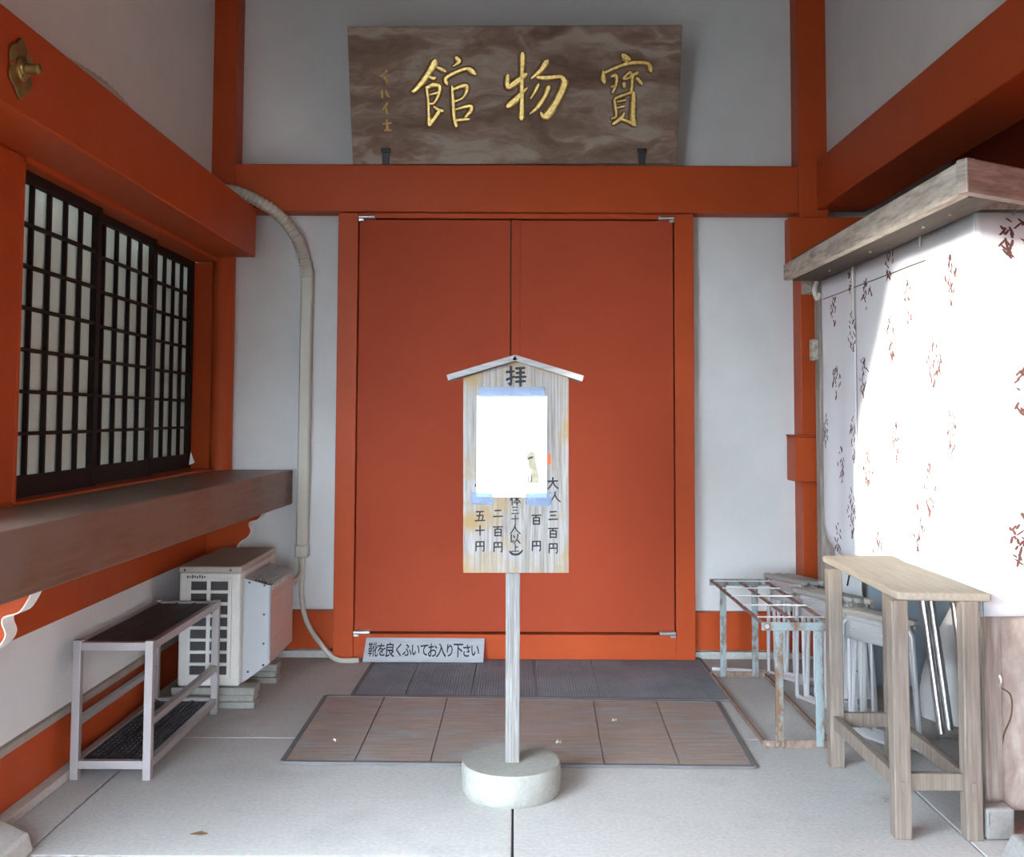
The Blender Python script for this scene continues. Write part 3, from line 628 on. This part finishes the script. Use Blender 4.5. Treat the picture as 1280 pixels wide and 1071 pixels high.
# ================================================================ AIR CONDITIONER OUTDOOR UNIT
ax0, ax1, ay0, ay1, az0, az1 = -1.728, -1.412, 5.30, 6.08, .107, .722
ac = thing('air_conditioner_unit', 'ivory air conditioner outdoor unit under the counter', 'appliance', ((ax0 + ax1) / 2, 5.7, az0))
MB().box(ax0, ax1, ay0 + .004, ay1, az0 + .004, az1 - .035).build('body', IVORY, ac, .012, seg=3)
MB().box(ax0 - .004, ax1 + .004, ay0 - .003, ay1 + .004, az1 - .036, az1).build('lid', plain('dusty_ivory_lid', (.40, .36, .31), .5, var=.08), ac, .010, seg=3)
gx0, gx1 = at(236, 780, Y=ay0).x, at(287, 780, Y=ay0).x; gz0, gz1 = .165, .655
MB().box(gx0, gx1, ay0 - .002, ay0 + .004, gz0, gz1).build('dark_fins', ACDARK, ac)
g = MB()
for k in range(9):
    z = gz0 + (gz1 - gz0) * k / 8; g.box(gx0 - .01, gx1 + .01, ay0 - .010, ay0 - .001, z - .0085, z + .0085)
for x in (gx0, gx0 + (gx1 - gx0) * .48, gx1): g.box(x - .010, x + .010, ay0 - .011, ay0 - .001, gz0 - .008, gz1 + .008)
g.build('intake_grille', IVORY, ac, .003)
sm = MB(); xx = at(235, 720, Y=ay0).x
for k in range(8):
    sm.box(xx + k * .0125, xx + k * .0125 + .006, ay0 - .014, ay0 - .010, .663 + .003 * (k % 2), .680 - .003 * ((k + 1) % 3))
sm.build('maker_badge', ACDARK, ac)
# wind deflector
dx1, dy0, dy1 = -1.268, 5.37, 5.90
side = [(ax1, .112), (dx1, .215), (dx1, .612), (ax1, .652)]
de = MB().prism([(x, dy0, z) for x, z in side], (0, .012, 0)).build('deflector_side', plain('pale_blue_white_sheet', (.40, .41, .42), .45, var=.03), ac, .002)
MB().prism([(x, dy1 - .012, z) for x, z in side], (0, .012, 0)).build('deflector_side', IVORY, ac, .002)
pl_ = MB()
pl_.hexa([(dx1 - .012, dy0, .215), (dx1, dy0, .215), (dx1, dy1, .215), (dx1 - .012, dy1, .215)], [(dx1 - .012, dy0, .612), (dx1, dy0, .612), (dx1, dy1, .612), (dx1 - .012, dy1, .612)])
pl_.build('deflector_plate', PINKREFL, ac, .004)
sl = MB()
for k in range(1, 7):
    z = .215 + .397 * k / 7; sl.box(dx1 - .001, dx1 + .0015, dy0 + .01, dy1 - .01, z - .0015, z + .0015)
sl.build('pressed_line', PINKREFL, ac)
MB().prism([(ax1, dy0 + .012, .112), (dx1, dy0 + .012, .215), (dx1, dy0 + .012, .223), (ax1, dy0 + .012, .12)], (0, dy1 - dy0 - .024, 0)).build('deflector_bottom', IVORY, ac)
wm = MB()
for k in range(14):
    y = dy0 + .02 + (dy1 - dy0 - .04) * k / 13
    wm.tube([(ax1 + .002, y, .660), (dx1 - .02, y, .633), (dx1 + .004, y, .622), (dx1 + .005, y, .590)], .0028, 5)
for k in range(7):
    t = (k + .3) / 7; wm.tube([(ax1 + (dx1 - ax1) * t, dy0 + .01, .662 - .034 * t), (ax1 + (dx1 - ax1) * t, dy1 - .01, .662 - .034 * t)], .0028, 5)
wm.build('mesh_guard', WIRE, ac)
fg = MB()
for r in (.06, .10, .14, .18, .22):
    fg.tube([(ax1 + .012, 5.64 + r * math.cos(2 * PI * k / 28), .40 + r * math.sin(2 * PI * k / 28)) for k in range(28)], .004, 6, closed=True)
for k in range(8):
    t = PI * k / 8; fg.tube([(ax1 + .012, 5.64 - .22 * math.cos(t), .40 - .22 * math.sin(t)), (ax1 + .012, 5.64 + .22 * math.cos(t), .40 + .22 * math.sin(t))], .004, 6)
fg.build('fan_guard', ACDARK, ac)
sw = MB()
for z in (.16, .27, .42, .57): sw.tube([(dx1 - .035, dy0 - .003, z + .045), (dx1 - .035, dy0 + .001, z + .045)], .006, 8)
for z in (.17, .63): sw.tube([(ax1 + .03, dy0 - .003, z), (ax1 + .03, dy0 + .001, z)], .006, 8)
for x in (ax0 + .03, ax1 - .05): sw.tube([(x, ay0 - .006, az1 - .018), (x, ay0, az1 - .018)], .006, 8)
sw.build('screw_heads', ACDARK, ac)['kind'] = 'stuff'
for i, y in enumerate((5.30, 5.79)):
    b = thing('support_block', ('long stepped concrete support block under the near end of the air conditioner', 'long stepped concrete support block under the far end of the air conditioner')[i], 'block', (-1.55, y + .05, 0), 'air conditioner support blocks')
    MB().box(-1.757, -1.328, y, y + .11, 0, .034).box(-1.757, -1.334, y + .005, y + .105, .034, .068).box(-1.757, -1.328, y, y + .11, .068, .1065).build('block', SIGNBASE, b, .005)

# ================================================================ LEFT METAL SHOE RACK
rx0, rx1, ry0, ry1, rh, pr = -1.825, -1.492, 4.265, 5.235, .56, .034
sr = thing('shoe_rack', 'mauve grey aluminium shoe rack with black lattice shelves by the left wall', 'rack', ((rx0 + rx1) / 2, (ry0 + ry1) / 2, 0))
for x in (rx0, rx1 - pr):
    for y in (ry0, ry1 - pr):
        MB().box(x, x + pr, y, y + pr, 0, rh + .008).build('leg', METALGREY, sr, .003)
for z in (rh - pr, .045):
    MB().box(rx0 + pr, rx1 - pr, ry0 + .003, ry0 + pr - .003, z, z + pr).build('rail', METALGREY, sr, .002)
    MB().box(rx0 + pr, rx1 - pr, ry1 - pr + .003, ry1 - .003, z, z + pr).build('rail', METALGREY, sr, .002)
    for x in (rx0 + .003, rx1 - pr + .003): MB().box(x, x + pr - .006, ry0 + pr, ry1 - pr, z, z + pr).build('rail', METALGREY, sr, .002)
for x in (rx0 + .003, rx1 - pr + .003): MB().box(x, x + pr - .006, ry0 + pr, ry1 - pr, .215, .245).build('middle_rail', METALGREY, sr, .002)
def lattice_shelf(z, solid):
    s = MB(); x0, x1, y0, y1 = rx0 + pr, rx1 - pr, ry0 + pr, ry1 - pr
    for k in range(25):
        y = y0 + (y1 - y0) * k / 24; s.box(x0, x1, y - .004 - .012 * solid, y + .004 + .012 * solid, z, z + .012)
    for k in range(4):
        x = x0 + (x1 - x0) * k / 3; s.box(x - .006, x + .006, y0, y1, z - .004, z + .018)
    for k in range(13 if not solid else 0):
        x = x0 + (x1 - x0) * k / 12; s.box(x - .003, x + .003, y0, y1, z, z + .012)
    return s
lattice_shelf(rh - .022, 1).build('lattice_shelf', BLACKPL, sr)
lattice_shelf(.052, 0).build('lattice_shelf', BLACKPL, sr)

# ================================================================ RIGHT UMBRELLA STAND (rusting blue)
ux0, ux1, uy0, uy1 = 1.136, 1.475, 4.715, 5.96
us = thing('umbrella_stand', 'rusting pale blue iron umbrella stand right of the door', 'stand', ((ux0 + ux1) / 2, 5.3, 0))
for y in (uy0, uy1):
    MB().box(ux0, ux1, y - .004, y + .004, .528, .566).build('end_bar', RUSTBLUE, us, .002)
    MB().box(ux0, ux1, y - .005, y + .005, 0, .036).build('foot_bar', RUSTBROWN, us, .002)
    for x in (ux0 + .058, ux0 + .242):
        MB().box(x, x + .037, y - .013, y - .004, .01, .53).build('leg', RUSTBLUE, us, .002)
    MB().tube([(ux0 + .025, y - .008, .547), (ux0 + .025, y - .003, .547)], .010, 10).tube([(ux1 - .025, y - .008, .547), (ux1 - .025, y - .003, .547)], .010, 10).tube([(ux0 + .025, y - .008, .018), (ux0 + .025, y - .003, .018)], .009, 10).tube([(ux1 - .025, y - .008, .018), (ux1 - .025, y - .003, .018)], .009, 10).build('bolt_heads', STEEL, us)['kind'] = 'stuff'
for x in (ux0 + .012, (ux0 + ux1) / 2, ux1 - .02): MB().bar((x, uy0, .556), (x, uy1, .556), .012, .012).build('top_rod', RODRED, us)
for x in (ux0 + .012, ux1 - .02): MB().bar((x, uy0, .018), (x, uy1, .018), .014, .02).build('bottom_rod', RUSTBROWN, us)
for k in range(5):
    y = uy0 + .12 + (uy1 - uy0 - .2) * (k / 4.0) ** .9
    MB().tube([(ux0 + .01, y, .566), (ux1 - .012, y, .566)], .004, 6).build('cross_wire', ALU, us)

# ================================================================ FOLDED STOOLS
def stool():
    t = thing('folded_stool', 'x', 'stool', (0, 0, 0), 'folded aluminium stools beside the umbrella stand')
    W = .165
    def ushape(w0, w1, yb, yt, zt, r, foot):
        pts = [(-w1, yb, .05), (-w0 - .005, yt * .9 + yb * .1, zt - .09)]
        arc = [(-w0 + .06 - .06 * math.cos(a), yt, zt - .06 + .06 * math.sin(a)) for a in (0.2, .6, 1.0, 1.4)]
        L_ = [(-w1 + .012, yb - foot * .35, .014), (-w1, yb, .05)] + [(-w0, yt + (yb - yt) * .15, zt - .10)] + arc
        Rr = [(-p[0], p[1], p[2]) for p in reversed(L_)]
        m = MB().tube(curve3(L_ + Rr, 4), r, 8)
        m.tube(curve3([(-w1 + .012, yb - foot * .35, .014), (-w1 + .05, yb - foot * .8, .013), (0, yb - foot, .013), (w1 - .05, yb - foot * .8, .013), (w1 - .012, yb - foot * .35, .014)], 4), r, 8)
        return m
    ushape(W - .02, W, -.012, .0, .545, .0105, .008).build('front_frame', ALU, t, 0, True)
    ushape(W - .045, W - .03, .016, .012, .50, .0095, -.008).build('rear_frame', ALU, t, 0, True)
    # seat folded upright: curved plate with rolled top edge
    MB().grid(lambda u, v: ((u - .5) * 2 * (W - .034), .002 + .006 * math.sin(v * PI), 0.445 + v * .12), 6, 6).build('seat_underside', UNDER, t, 0, True, solid=.008)
    MB().bar((-W - .005, .004, .575), (W + .005, .004, .575), .042, .028).build('seat', SEATM, t, .010, seg=3)
    for x in (-W, W): MB().tube([(x - .006, .004, .553), (x + .006, .004, .553)], .012, 10).build('end_cap', STEEL, t)
    return t
s0 = stool()
ends = [(1.505, 6.05), (1.555, 6.04), (1.605, 6.02), (1.530, 5.54), (1.580, 5.52), (1.630, 5.50), (1.680, 5.48), (1.590, 4.99), (1.640, 4.97), (1.690, 4.95)]
order = ['first from the back wall in the far cluster', 'second from the back wall in the far cluster', 'last in the far cluster, under the curtain', 'first in the middle cluster, beside the stand', 'second in the middle cluster', 'third in the middle cluster', 'last in the middle cluster, behind the bench leg', 'first in the cluster nearest the wooden bench', 'second in the cluster nearest the wooden bench', 'last and nearest, tucked behind the wooden bench']
for i, (x, y) in enumerate(ends):
    s = s0 if i == 0 else copy_tree(s0)
    yaw = math.radians(-64 + 3 * math.sin(i * 2.1))
    s.location = (x + .17 * math.cos(yaw), y + .17 * math.sin(yaw), .004)
    s.rotation_euler = (math.radians(3 - (i % 3)), 0, yaw)
    s['label'] = 'folded aluminium stool, ' + order[i]

# ================================================================ TALL WOODEN BENCH
bn = thing('tall_bench', 'tall narrow weathered wooden bench in front of the curtain', 'bench', (1.52, 4.0, 0))
def leg(x0, x1, y0, y1, z1, dx=0, dy=0):
    return MB().hexa([(x0, y0, 0), (x1, y0, 0), (x1, y1, 0), (x0, y1, 0)], [(x0 + dx, y0 + dy, z1), (x1 + dx, y0 + dy, z1), (x1 + dx, y1 + dy, z1), (x0 + dx, y1 + dy, z1)])
Z1 = .843
a = at(1120, 1050, Z=0); b = at(1137, 1050, Z=0); c = at(1209, 1052, Z=0); d = at(1231, 1052, Z=0); e = at(1039, 960, Z=0); f_ = at(1056, 960, Z=0)
LW = .056
FLx, FLy = a.x, a.y; FRx, FRy = d.x - .062, c.y; RLx, RLy = e.x, e.y; RRx, RRy = e.x + (FRx - FLx), e.y
for x, y in ((FLx, FLy), (FRx, FRy), (RLx, RLy), (RRx, RRy)):
    leg(x, x + LW + .004, y, y + LW, Z1, 0, .004).build('leg', BENCHW, bn, .004)
top = [at(1122, 740, Z=.87), at(1240, 742, Z=.87), at(1116, 694, Z=.87), at(1028, 694, Z=.87)]
dn = Vector((0, 0, -.031))
MB().hexa([p + dn for p in top], top).build('bench_top', BENCHTOP, bn, .009, seg=3)
for x, y0, y1 in ((FLx + .012, FLy + LW, RLy), (FRx + .014, FRy + LW, RRy)):
    MB().box(x, x + .03, y0, y1, .165, .22).build('stretcher', BENCHW, bn, .003)
for y, x0, x1 in ((FLy + .012, FLx + LW, FRx), (RLy + .012, RLx + LW, RRx)):
    MB().box(x0, x1, y, y + .03, .168, .228).build('stretcher', BENCHW, bn, .003)
for x, y in ((FLx, FLy), (FRx, FRy)):
    MB().box(x + .02, x + .036, y - .004, y + .001, .172, .205).build('tenon', BENCHW, bn, .001)

# ================================================================ CURTAINED STALL
XC, YC = 1.735, 3.83
bo = thing('stall_booth', 'weathered wooden stall with plywood front at the right edge', 'stall', (2.4, 4.7, 0))
MB().box(1.8045, 3.1, YC - .004, YC + .018, .06, 1.0).build('front_panel', PANELW, bo, .003)
MB().box(1.74, 1.804, YC - .018, YC - .001, .06, 1.0).build('corner_strip', BOOTHW, bo, .003)
MB().box(1.765, 1.825, YC + .0, YC + .07, 0, 2.26).build('corner_post', BOOTHW, bo, .004)
MB().box(1.735, 1.87, 5.78, 5.86, 0, 2.26).build('rear_post', BOOTHW, bo, .004)
MB().box(1.70, 1.735, 5.79, 5.85, 1.83, 1.95).build('post_block', FASCIAW, bo, .004)
MB().box(1.745, 1.83, 3.85, 5.8, 2.29, 2.36).build('header_beam', SOFFITW, bo, .004)
MB().box(1.66, 1.90, 5.765, 5.86, 2.215, 2.31).build('cross_beam', FASCIAW, bo, .004)
MB().box(1.735, 3.1, 3.80, 3.86, 2.29, 2.36).build('header_beam', FASCIAW, bo, .004)
MB().box(3.0, 3.1, 3.85, 5.8, 0, 2.3).build('rear_panel', BOOTHW, bo)
pr_ = at(1246, 851, Y=YC - .01)
ringo = MB().tube([(pr_.x + .018 * math.cos(t) * .7, YC - .008 - .018 * math.cos(t) * .5, pr_.z + .026 * math.sin(t)) for t in [2 * PI * k / 20 for k in range(20)]], .006, 8, closed=True).build('iron_ring', STEEL, bo, 0, True)
wp = curve3([at(u, v, Y=YC - .008) for u, v in ((1244, 858), (1238, 870), (1237, 890), (1240, 920), (1247, 950), (1251, 940), (1255, 918), (1263, 898), (1265, 880), (1262, 867), (1252, 860))], 5)
MB().tube(wp, .0028, 6).build('wire_loop', GOLDEDGE, ringo)
# canopy
ca = thing('stall_canopy', 'weathered wooden plank canopy above the white curtain', 'canopy', (2.0, 4.4, 2.25))
fx = 1.5; fr0 = Vector((fx, 3.34, 0)); fr1 = Vector((2.7, 4.02, 0)); fl0 = Vector((fx, 5.64, 0))
def quadz(pts, z0, z1): return MB().hexa([Vector((p[0], p[1], z0)) for p in pts], [Vector((p[0], p[1], z1)) for p in pts])
dfr = (fr1 - fr0).normalized(); nfr = Vector((-dfr.y, dfr.x, 0))
MB().hexa([(fx, 3.34, 2.252), (fx + .04, 3.36, 2.252), (fx + .04, 5.64, 2.266), (fx, 5.64, 2.266)], [(fx, 3.34, 2.370), (fx + .04, 3.36, 2.370), (fx + .04, 5.64, 2.353), (fx, 5.64, 2.353)]).build('fascia_board', FASCIAW, ca, .004)
e1 = fr1 + dfr * .0
MB().hexa([fr0 + Vector((.003, -.001, 2.252)), e1 + Vector((0, 0, 2.252)), e1 + nfr * .04 + Vector((0, 0, 2.252)), fr0 + nfr * .04 + Vector((0, 0, 2.252))], [fr0 + Vector((.003, -.001, 2.368)), e1 + Vector((0, 0, 2.368)), e1 + nfr * .04 + Vector((0, 0, 2.368)), fr0 + nfr * .04 + Vector((0, 0, 2.368))]).build('fascia_board', FRONTW, ca, .004)
for k in range(5):
    x0 = fx + .042 + k * .245; x1 = x0 + .24
    yn0 = 3.34 + (x0 - fx) * .567 + .05; yn1 = 3.34 + (x1 - fx) * .567 + .05
    MB().hexa([(x0, yn0, 2.362), (x1, yn1, 2.362), (x1, 5.62, 2.362), (x0, 5.62, 2.362)], [(x0, yn0, 2.388), (x1, yn1, 2.388), (x1, 5.62, 2.388), (x0, 5.62, 2.388)]).build('roof_plank', SOFFITW, ca, .003)
MB().box(1.543, 1.70, 3.47, 5.62, 2.262, 2.286).build('soffit_board', SOFFITW, ca, .003)
nl = MB()
for y in (3.75, 4.0, 4.6, 5.2): nl.tube([(1.62, y, 2.255), (1.62, y, 2.263)], .006, 8)
nl.build('nail_heads', FASCIAW, ca)['kind'] = 'stuff'
# curtains
def hemz(y): return .772 + 1.6 * max(0, y - 5.42) ** 2
def cx_(y, z):
    k = (2.28 - z) / 1.5
    return XC - .004 + (.007 * math.sin(y * 9.5 + .6) + .004 * math.sin(y * 23 + z * 1.5)) * (.15 + .85 * k)
cu = thing('noren_curtain', 'white noren curtain with brown sprig print on the stall side', 'curtain', (XC, 4.75, 2.28))
Y0, YSL, Y1 = 3.785, 5.14, 5.70
def panel(ya, yb, nu): return MB().grid(lambda u, v: (lambda y, z: (cx_(y, z), y, z))(ya + (yb - ya) * u, (2.275 if True else 0) + (hemz(ya + (yb - ya) * u) - 2.275) * v), nu, 24)
panel(Y0, YSL - .004, 60).build('cloth_panel', CLOTH, cu, 0, True, solid=.003)
panel(YSL + .004, Y1, 26).build('cloth_panel', CLOTH, cu, 0, True, solid=.003)
MB().tube([(1.719, YSL, 2.30 - k * .02) for k in range(16)], .006, 6).build('cord', ROPE, cu)
MB().tube([(1.719, 4.28, 2.29 - k * .02) for k in range(4)], .006, 6).build('cord', ROPE, cu)
MB().tube(curve3([(1.70, 5.69, 2.27), (1.69, 5.70, 2.22), (1.70, 5.69, 2.17), (1.715, 5.68, 2.2)], 4), .014, 8).build('cord_knot', ROPE, cu, 0, True)
MB().tube([(cx_(y, 2.16) - .004, y, 2.165) for y in [4.25 + .03 * k for k in range(48)]], .0024, 5).build('stitched_seam', GOLDEDGE, cu)
fc = thing('front_curtain', 'white curtain across the stall front above the plywood', 'curtain', (2.3, YC - .01, 2.26))
def cyf(x, z): return 3.815 - .026 + .010 * math.sin(x * 10) * (.2 + .8 * (2.27 - z) / 1.5)
MB().grid(lambda u, v: (lambda x, z: (x, cyf(x, z), z))(1.728 + u * 1.35, 2.275 - v * 1.50), 50, 20).build('cloth_panel', CLOTH, fc, 0, True, solid=.003)
rnd = random.Random(11)
def motif(P, root, H, Wd, dens=1.0):
    m = MB(); n = int(22 * dens)
    st = []
    for k in range(n):
        t = rnd.uniform(-1, 1); wmax = (1 - abs(t) ** 1.5) * .9
        x = rnd.uniform(-wmax, wmax) * Wd / 2; y = t * H / 2
        l = rnd.uniform(.008, .020); a = rnd.choice((-1, 1)) * rnd.uniform(.2, 1.0)
        st.append([(x - l * math.sin(a), y - l * math.cos(a), .0045), (x, y, .0062), (x + l * math.sin(a), y + l * math.cos(a), .004)])
    for l in st:
        vs = []; fs = []
        for (x, y, h) in l:
            vs += [P(x - h, y), P(x + h, y)]
        fs = [(0, 1, 3, 2), (2, 3, 5, 4)]
        m.add(vs, fs)
    o = m.build('printed_sprig', MOTIF, root); o['kind'] = 'stuff'; return o
for u, v in ((1027, 352), (1064, 340), (1044, 388), (1085, 372), (1112, 324), (1137, 380), (1067, 415), (1114, 428), (1046, 476), (1082, 470), (1035, 541), (1052, 580), (1068, 550), (1087, 585), (1121, 553), (1028, 632), (1066, 640), (1048, 675), (1099, 688), (1170, 455), (1165, 612), (1190, 350), (1190, 540), (1150, 660)):
    c = at(u, v, X=XC)
    if c.z - .05 < hemz(c.y): c.z = hemz(c.y) + .05
    if not (Y0 + .1 < c.y < Y1 - .06): continue
    def P(dx, dz, c=c):
        y = max(Y0 + .01, min(Y1 - .01, c.y + dx)); z = max(hemz(y) + .004, min(2.27, c.z + dz)); return Vector((cx_(y, z) - .0035, y, z))
    motif(P, cu, rnd.uniform(.16, .24), rnd.uniform(.12, .18), rnd.uniform(.8, 1.4))
for x, z in ((1.86, 2.20), (2.15, 1.95), (1.9, 1.6), (2.2, 1.3), (1.88, 1.05), (2.4, 2.2)):
    motif(lambda dx, dz, x=x, z=z: Vector((x + dx, cyf(x + dx, z + dz) - .0035, min(2.27, z + dz))), fc, .19, .16, 1.3)
# things stored under the stall
ft = thing('folding_table_legs', 'folded table with chrome tube legs leaning under the stall', 'table', (2.0, 4.6, 0))
for (u0, v0, u1, v1) in ((1152, 752, 1177, 918), (1162, 752, 1187, 912), (1190, 752, 1214, 905), (1198, 752, 1222, 900)):
    p = at(u1, v1, Y=4.60); p.z = max(p.z, .03); q = at(u0, 735, Y=4.72)
    MB().tube([p, q], .018, 12).build('leg', CHROME, ft, 0, True)
MB().tube([at(1172, 921, Y=4.58), at(1215, 921, Y=4.58)], .012, 8).build('foot_bar', CHROME, ft, 0, True)
MB().box(1.86, 2.35, 4.70, 4.735, .74, .79).build('table_rim', METALGREY, ft, .004)
bgl = []
bgc = at(1182, 895, Z=0)
bag = MB(); nn = 28; rows = 14
for i in range(rows + 1):
    z = .01 + .62 * i / rows; t = i / rows
    r = (.15 + .045 * math.sin(t * PI * 1.1)) * (1 - .55 * t ** 2.2)
    for k in range(nn):
        a = 2 * PI * k / nn; rr_ = r * (1 + .06 * math.sin(3 * a + 5 * t) + .03 * math.sin(7 * a + 9 * t))
        bag.v.append(Vector((bgc.x + .02 + t * .10 + rr_ * math.cos(a) * 1.0, 5.15 + rr_ * math.sin(a), z)))
for i in range(rows):
    for k in range(nn):
        bag.f.append((i * nn + k, i * nn + (k + 1) % nn, (i + 1) * nn + (k + 1) % nn, (i + 1) * nn + k))
bag.f.append(tuple(reversed(range(nn)))); bag.f.append(tuple(rows * nn + k for k in range(nn)))
tag(bag.build('plastic_bag', BAG, None, 0, True), 'bulging white plastic sack stored under the stall', 'bag')
tag(MB().box(1.93, 2.95, 5.60, 5.63, .05, .95).build('grey_panel', BLUEGREY, None, .004), 'blue grey flat panel standing at the back under the stall', 'panel')
wb = thing('white_board', 'white board with dark marks leaning behind the folded stools', 'board', (1.95, 5.45, 0))
p0, p1 = at(1053, 850, Y=5.5), at(1087, 850, Y=5.5)
MB().hexa([(p0.x, 5.48, .012), (p1.x, 5.48, .012), (p1.x, 5.495, .012), (p0.x, 5.495, .012)], [(p0.x - .01, 5.56, .80), (p1.x - .03, 5.56, .80), (p1.x - .03, 5.575, .80), (p0.x - .01, 5.575, .80)]).build('sheet', PALE, wb)
mk = MB()
def onw(x, y): return Vector((p0.x + x, 5.478 + .08 * (y - .012) / .788, y))
mk.strokes([[(.04, .72, .005), (.065, .67, .005)], [(.10, .72, .005), (.065, .67, .005), (.045, .60, .005)], [(.04, .24, .005), (.042, .16, .005)], [(.04, .24, .005), (.07, .23, .005), (.045, .19, .005), (.075, .155, .005)]], lambda x, y: onw(x, y), Vector((0, -1, 0)), .001, .001)
mk.build('dark_mark', INK, wb)
# blocks at the edges
wbk = thing('wooden_block', 'cracked grey wooden block on the floor below the stall corner', 'block', (1.72, 3.7, 0))
MB().box(at(1233, 1051, Z=0).x, at(1270, 1051, Z=0).x, at(1233, 1051, Z=0).y, 3.78, 0, .112).build('block', GREYBLOCK, wbk, .012, seg=3)
xk = at(1256, 1030, Y=3.59).x
MB().box(xk - .0015, xk + .0015, at(1233, 1051, Z=0).y - .0008, at(1233, 1051, Z=0).y + .004, .055, .098).build('crack', JOINT, wbk)
pst = at(1256, 1041, Z=.10)
tag(MB().hexa([(pst.x - .0, 3.0, 0), (2.2, 3.0, 0), (2.2, pst.y + .05, 0), (pst.x - .0, pst.y + .05, 0)], [(pst.x + .02, 3.05, .10), (2.2, 3.05, .10), (2.2, pst.y, .10), (pst.x + .02, pst.y, .10)]).build('kerb_stone', GREYBLOCK, None, .01), 'pale stone block at the bottom right edge', 'stone')
psl = at(43, 1050, Z=.03)
tag(MB().hexa([(-1.828, 2.7, 0), (psl.x + .01, 2.7, 0), (psl.x + .01, psl.y - .02, 0), (-1.828, psl.y + .10, 0)], [(-1.828, 2.7, .065), (psl.x - .01, 2.7, .065), (psl.x - .01, psl.y - .02, .065), (-1.828, psl.y + .10, .065)]).build('step_stone', STONE, None, .01), 'grey stone step block at the bottom left edge', 'stone')
# white pipe on the ground by the right wall
pw0, pw1 = at(885, 829, Z=.02), at(952, 834, Z=.02)
tag(MB().tube([(pw0.x, 6.10, .016), (pw1.x, 6.04, .016)], .013, 8).build('white_pipe', PALE, None, 0, True), 'thin white pipe lying on the floor behind the umbrella stand', 'pipe')
# small debris
lf = at(248, 1043, Z=.003)
tag(MB().add([lf + Vector((-.03, 0, .002)), lf + Vector((-.01, -.012, .006)), lf + Vector((.012, -.008, .004)), lf + Vector((.032, .004, .003)), lf + Vector((.006, .012, .007)), lf + Vector((-.012, .010, .004))], [(0, 1, 2, 3, 4, 5)]).build('dry_leaf', plain('dry_leaf_brown', (.16, .08, .035), .8), None, solid=.002), 'small brown dry leaf on the concrete floor at lower left', 'leaf')
for i, (u, v, z, lab) in enumerate(((420, 925.5, .0125, 'pale scrap on the left half of the brown mat'), (768, 900, .0125, 'pale scrap on the right half of the brown mat'), (698, 928, .0125, 'pale pinkish scrap on the brown mat beside the sign base'), (1106, 1001, .001, 'small tan pebble on the floor beside the bench'))):
    p = at(u, v, Z=z)
    tag(MB().lathe([(.002, 0), (.013, .0008), (.010, .003), (.003, .004)], (p.x, p.y, z + .0008), 9, .1, i).build('debris', STONE if i < 3 else BENCHW, None, 0, True), lab, 'debris')
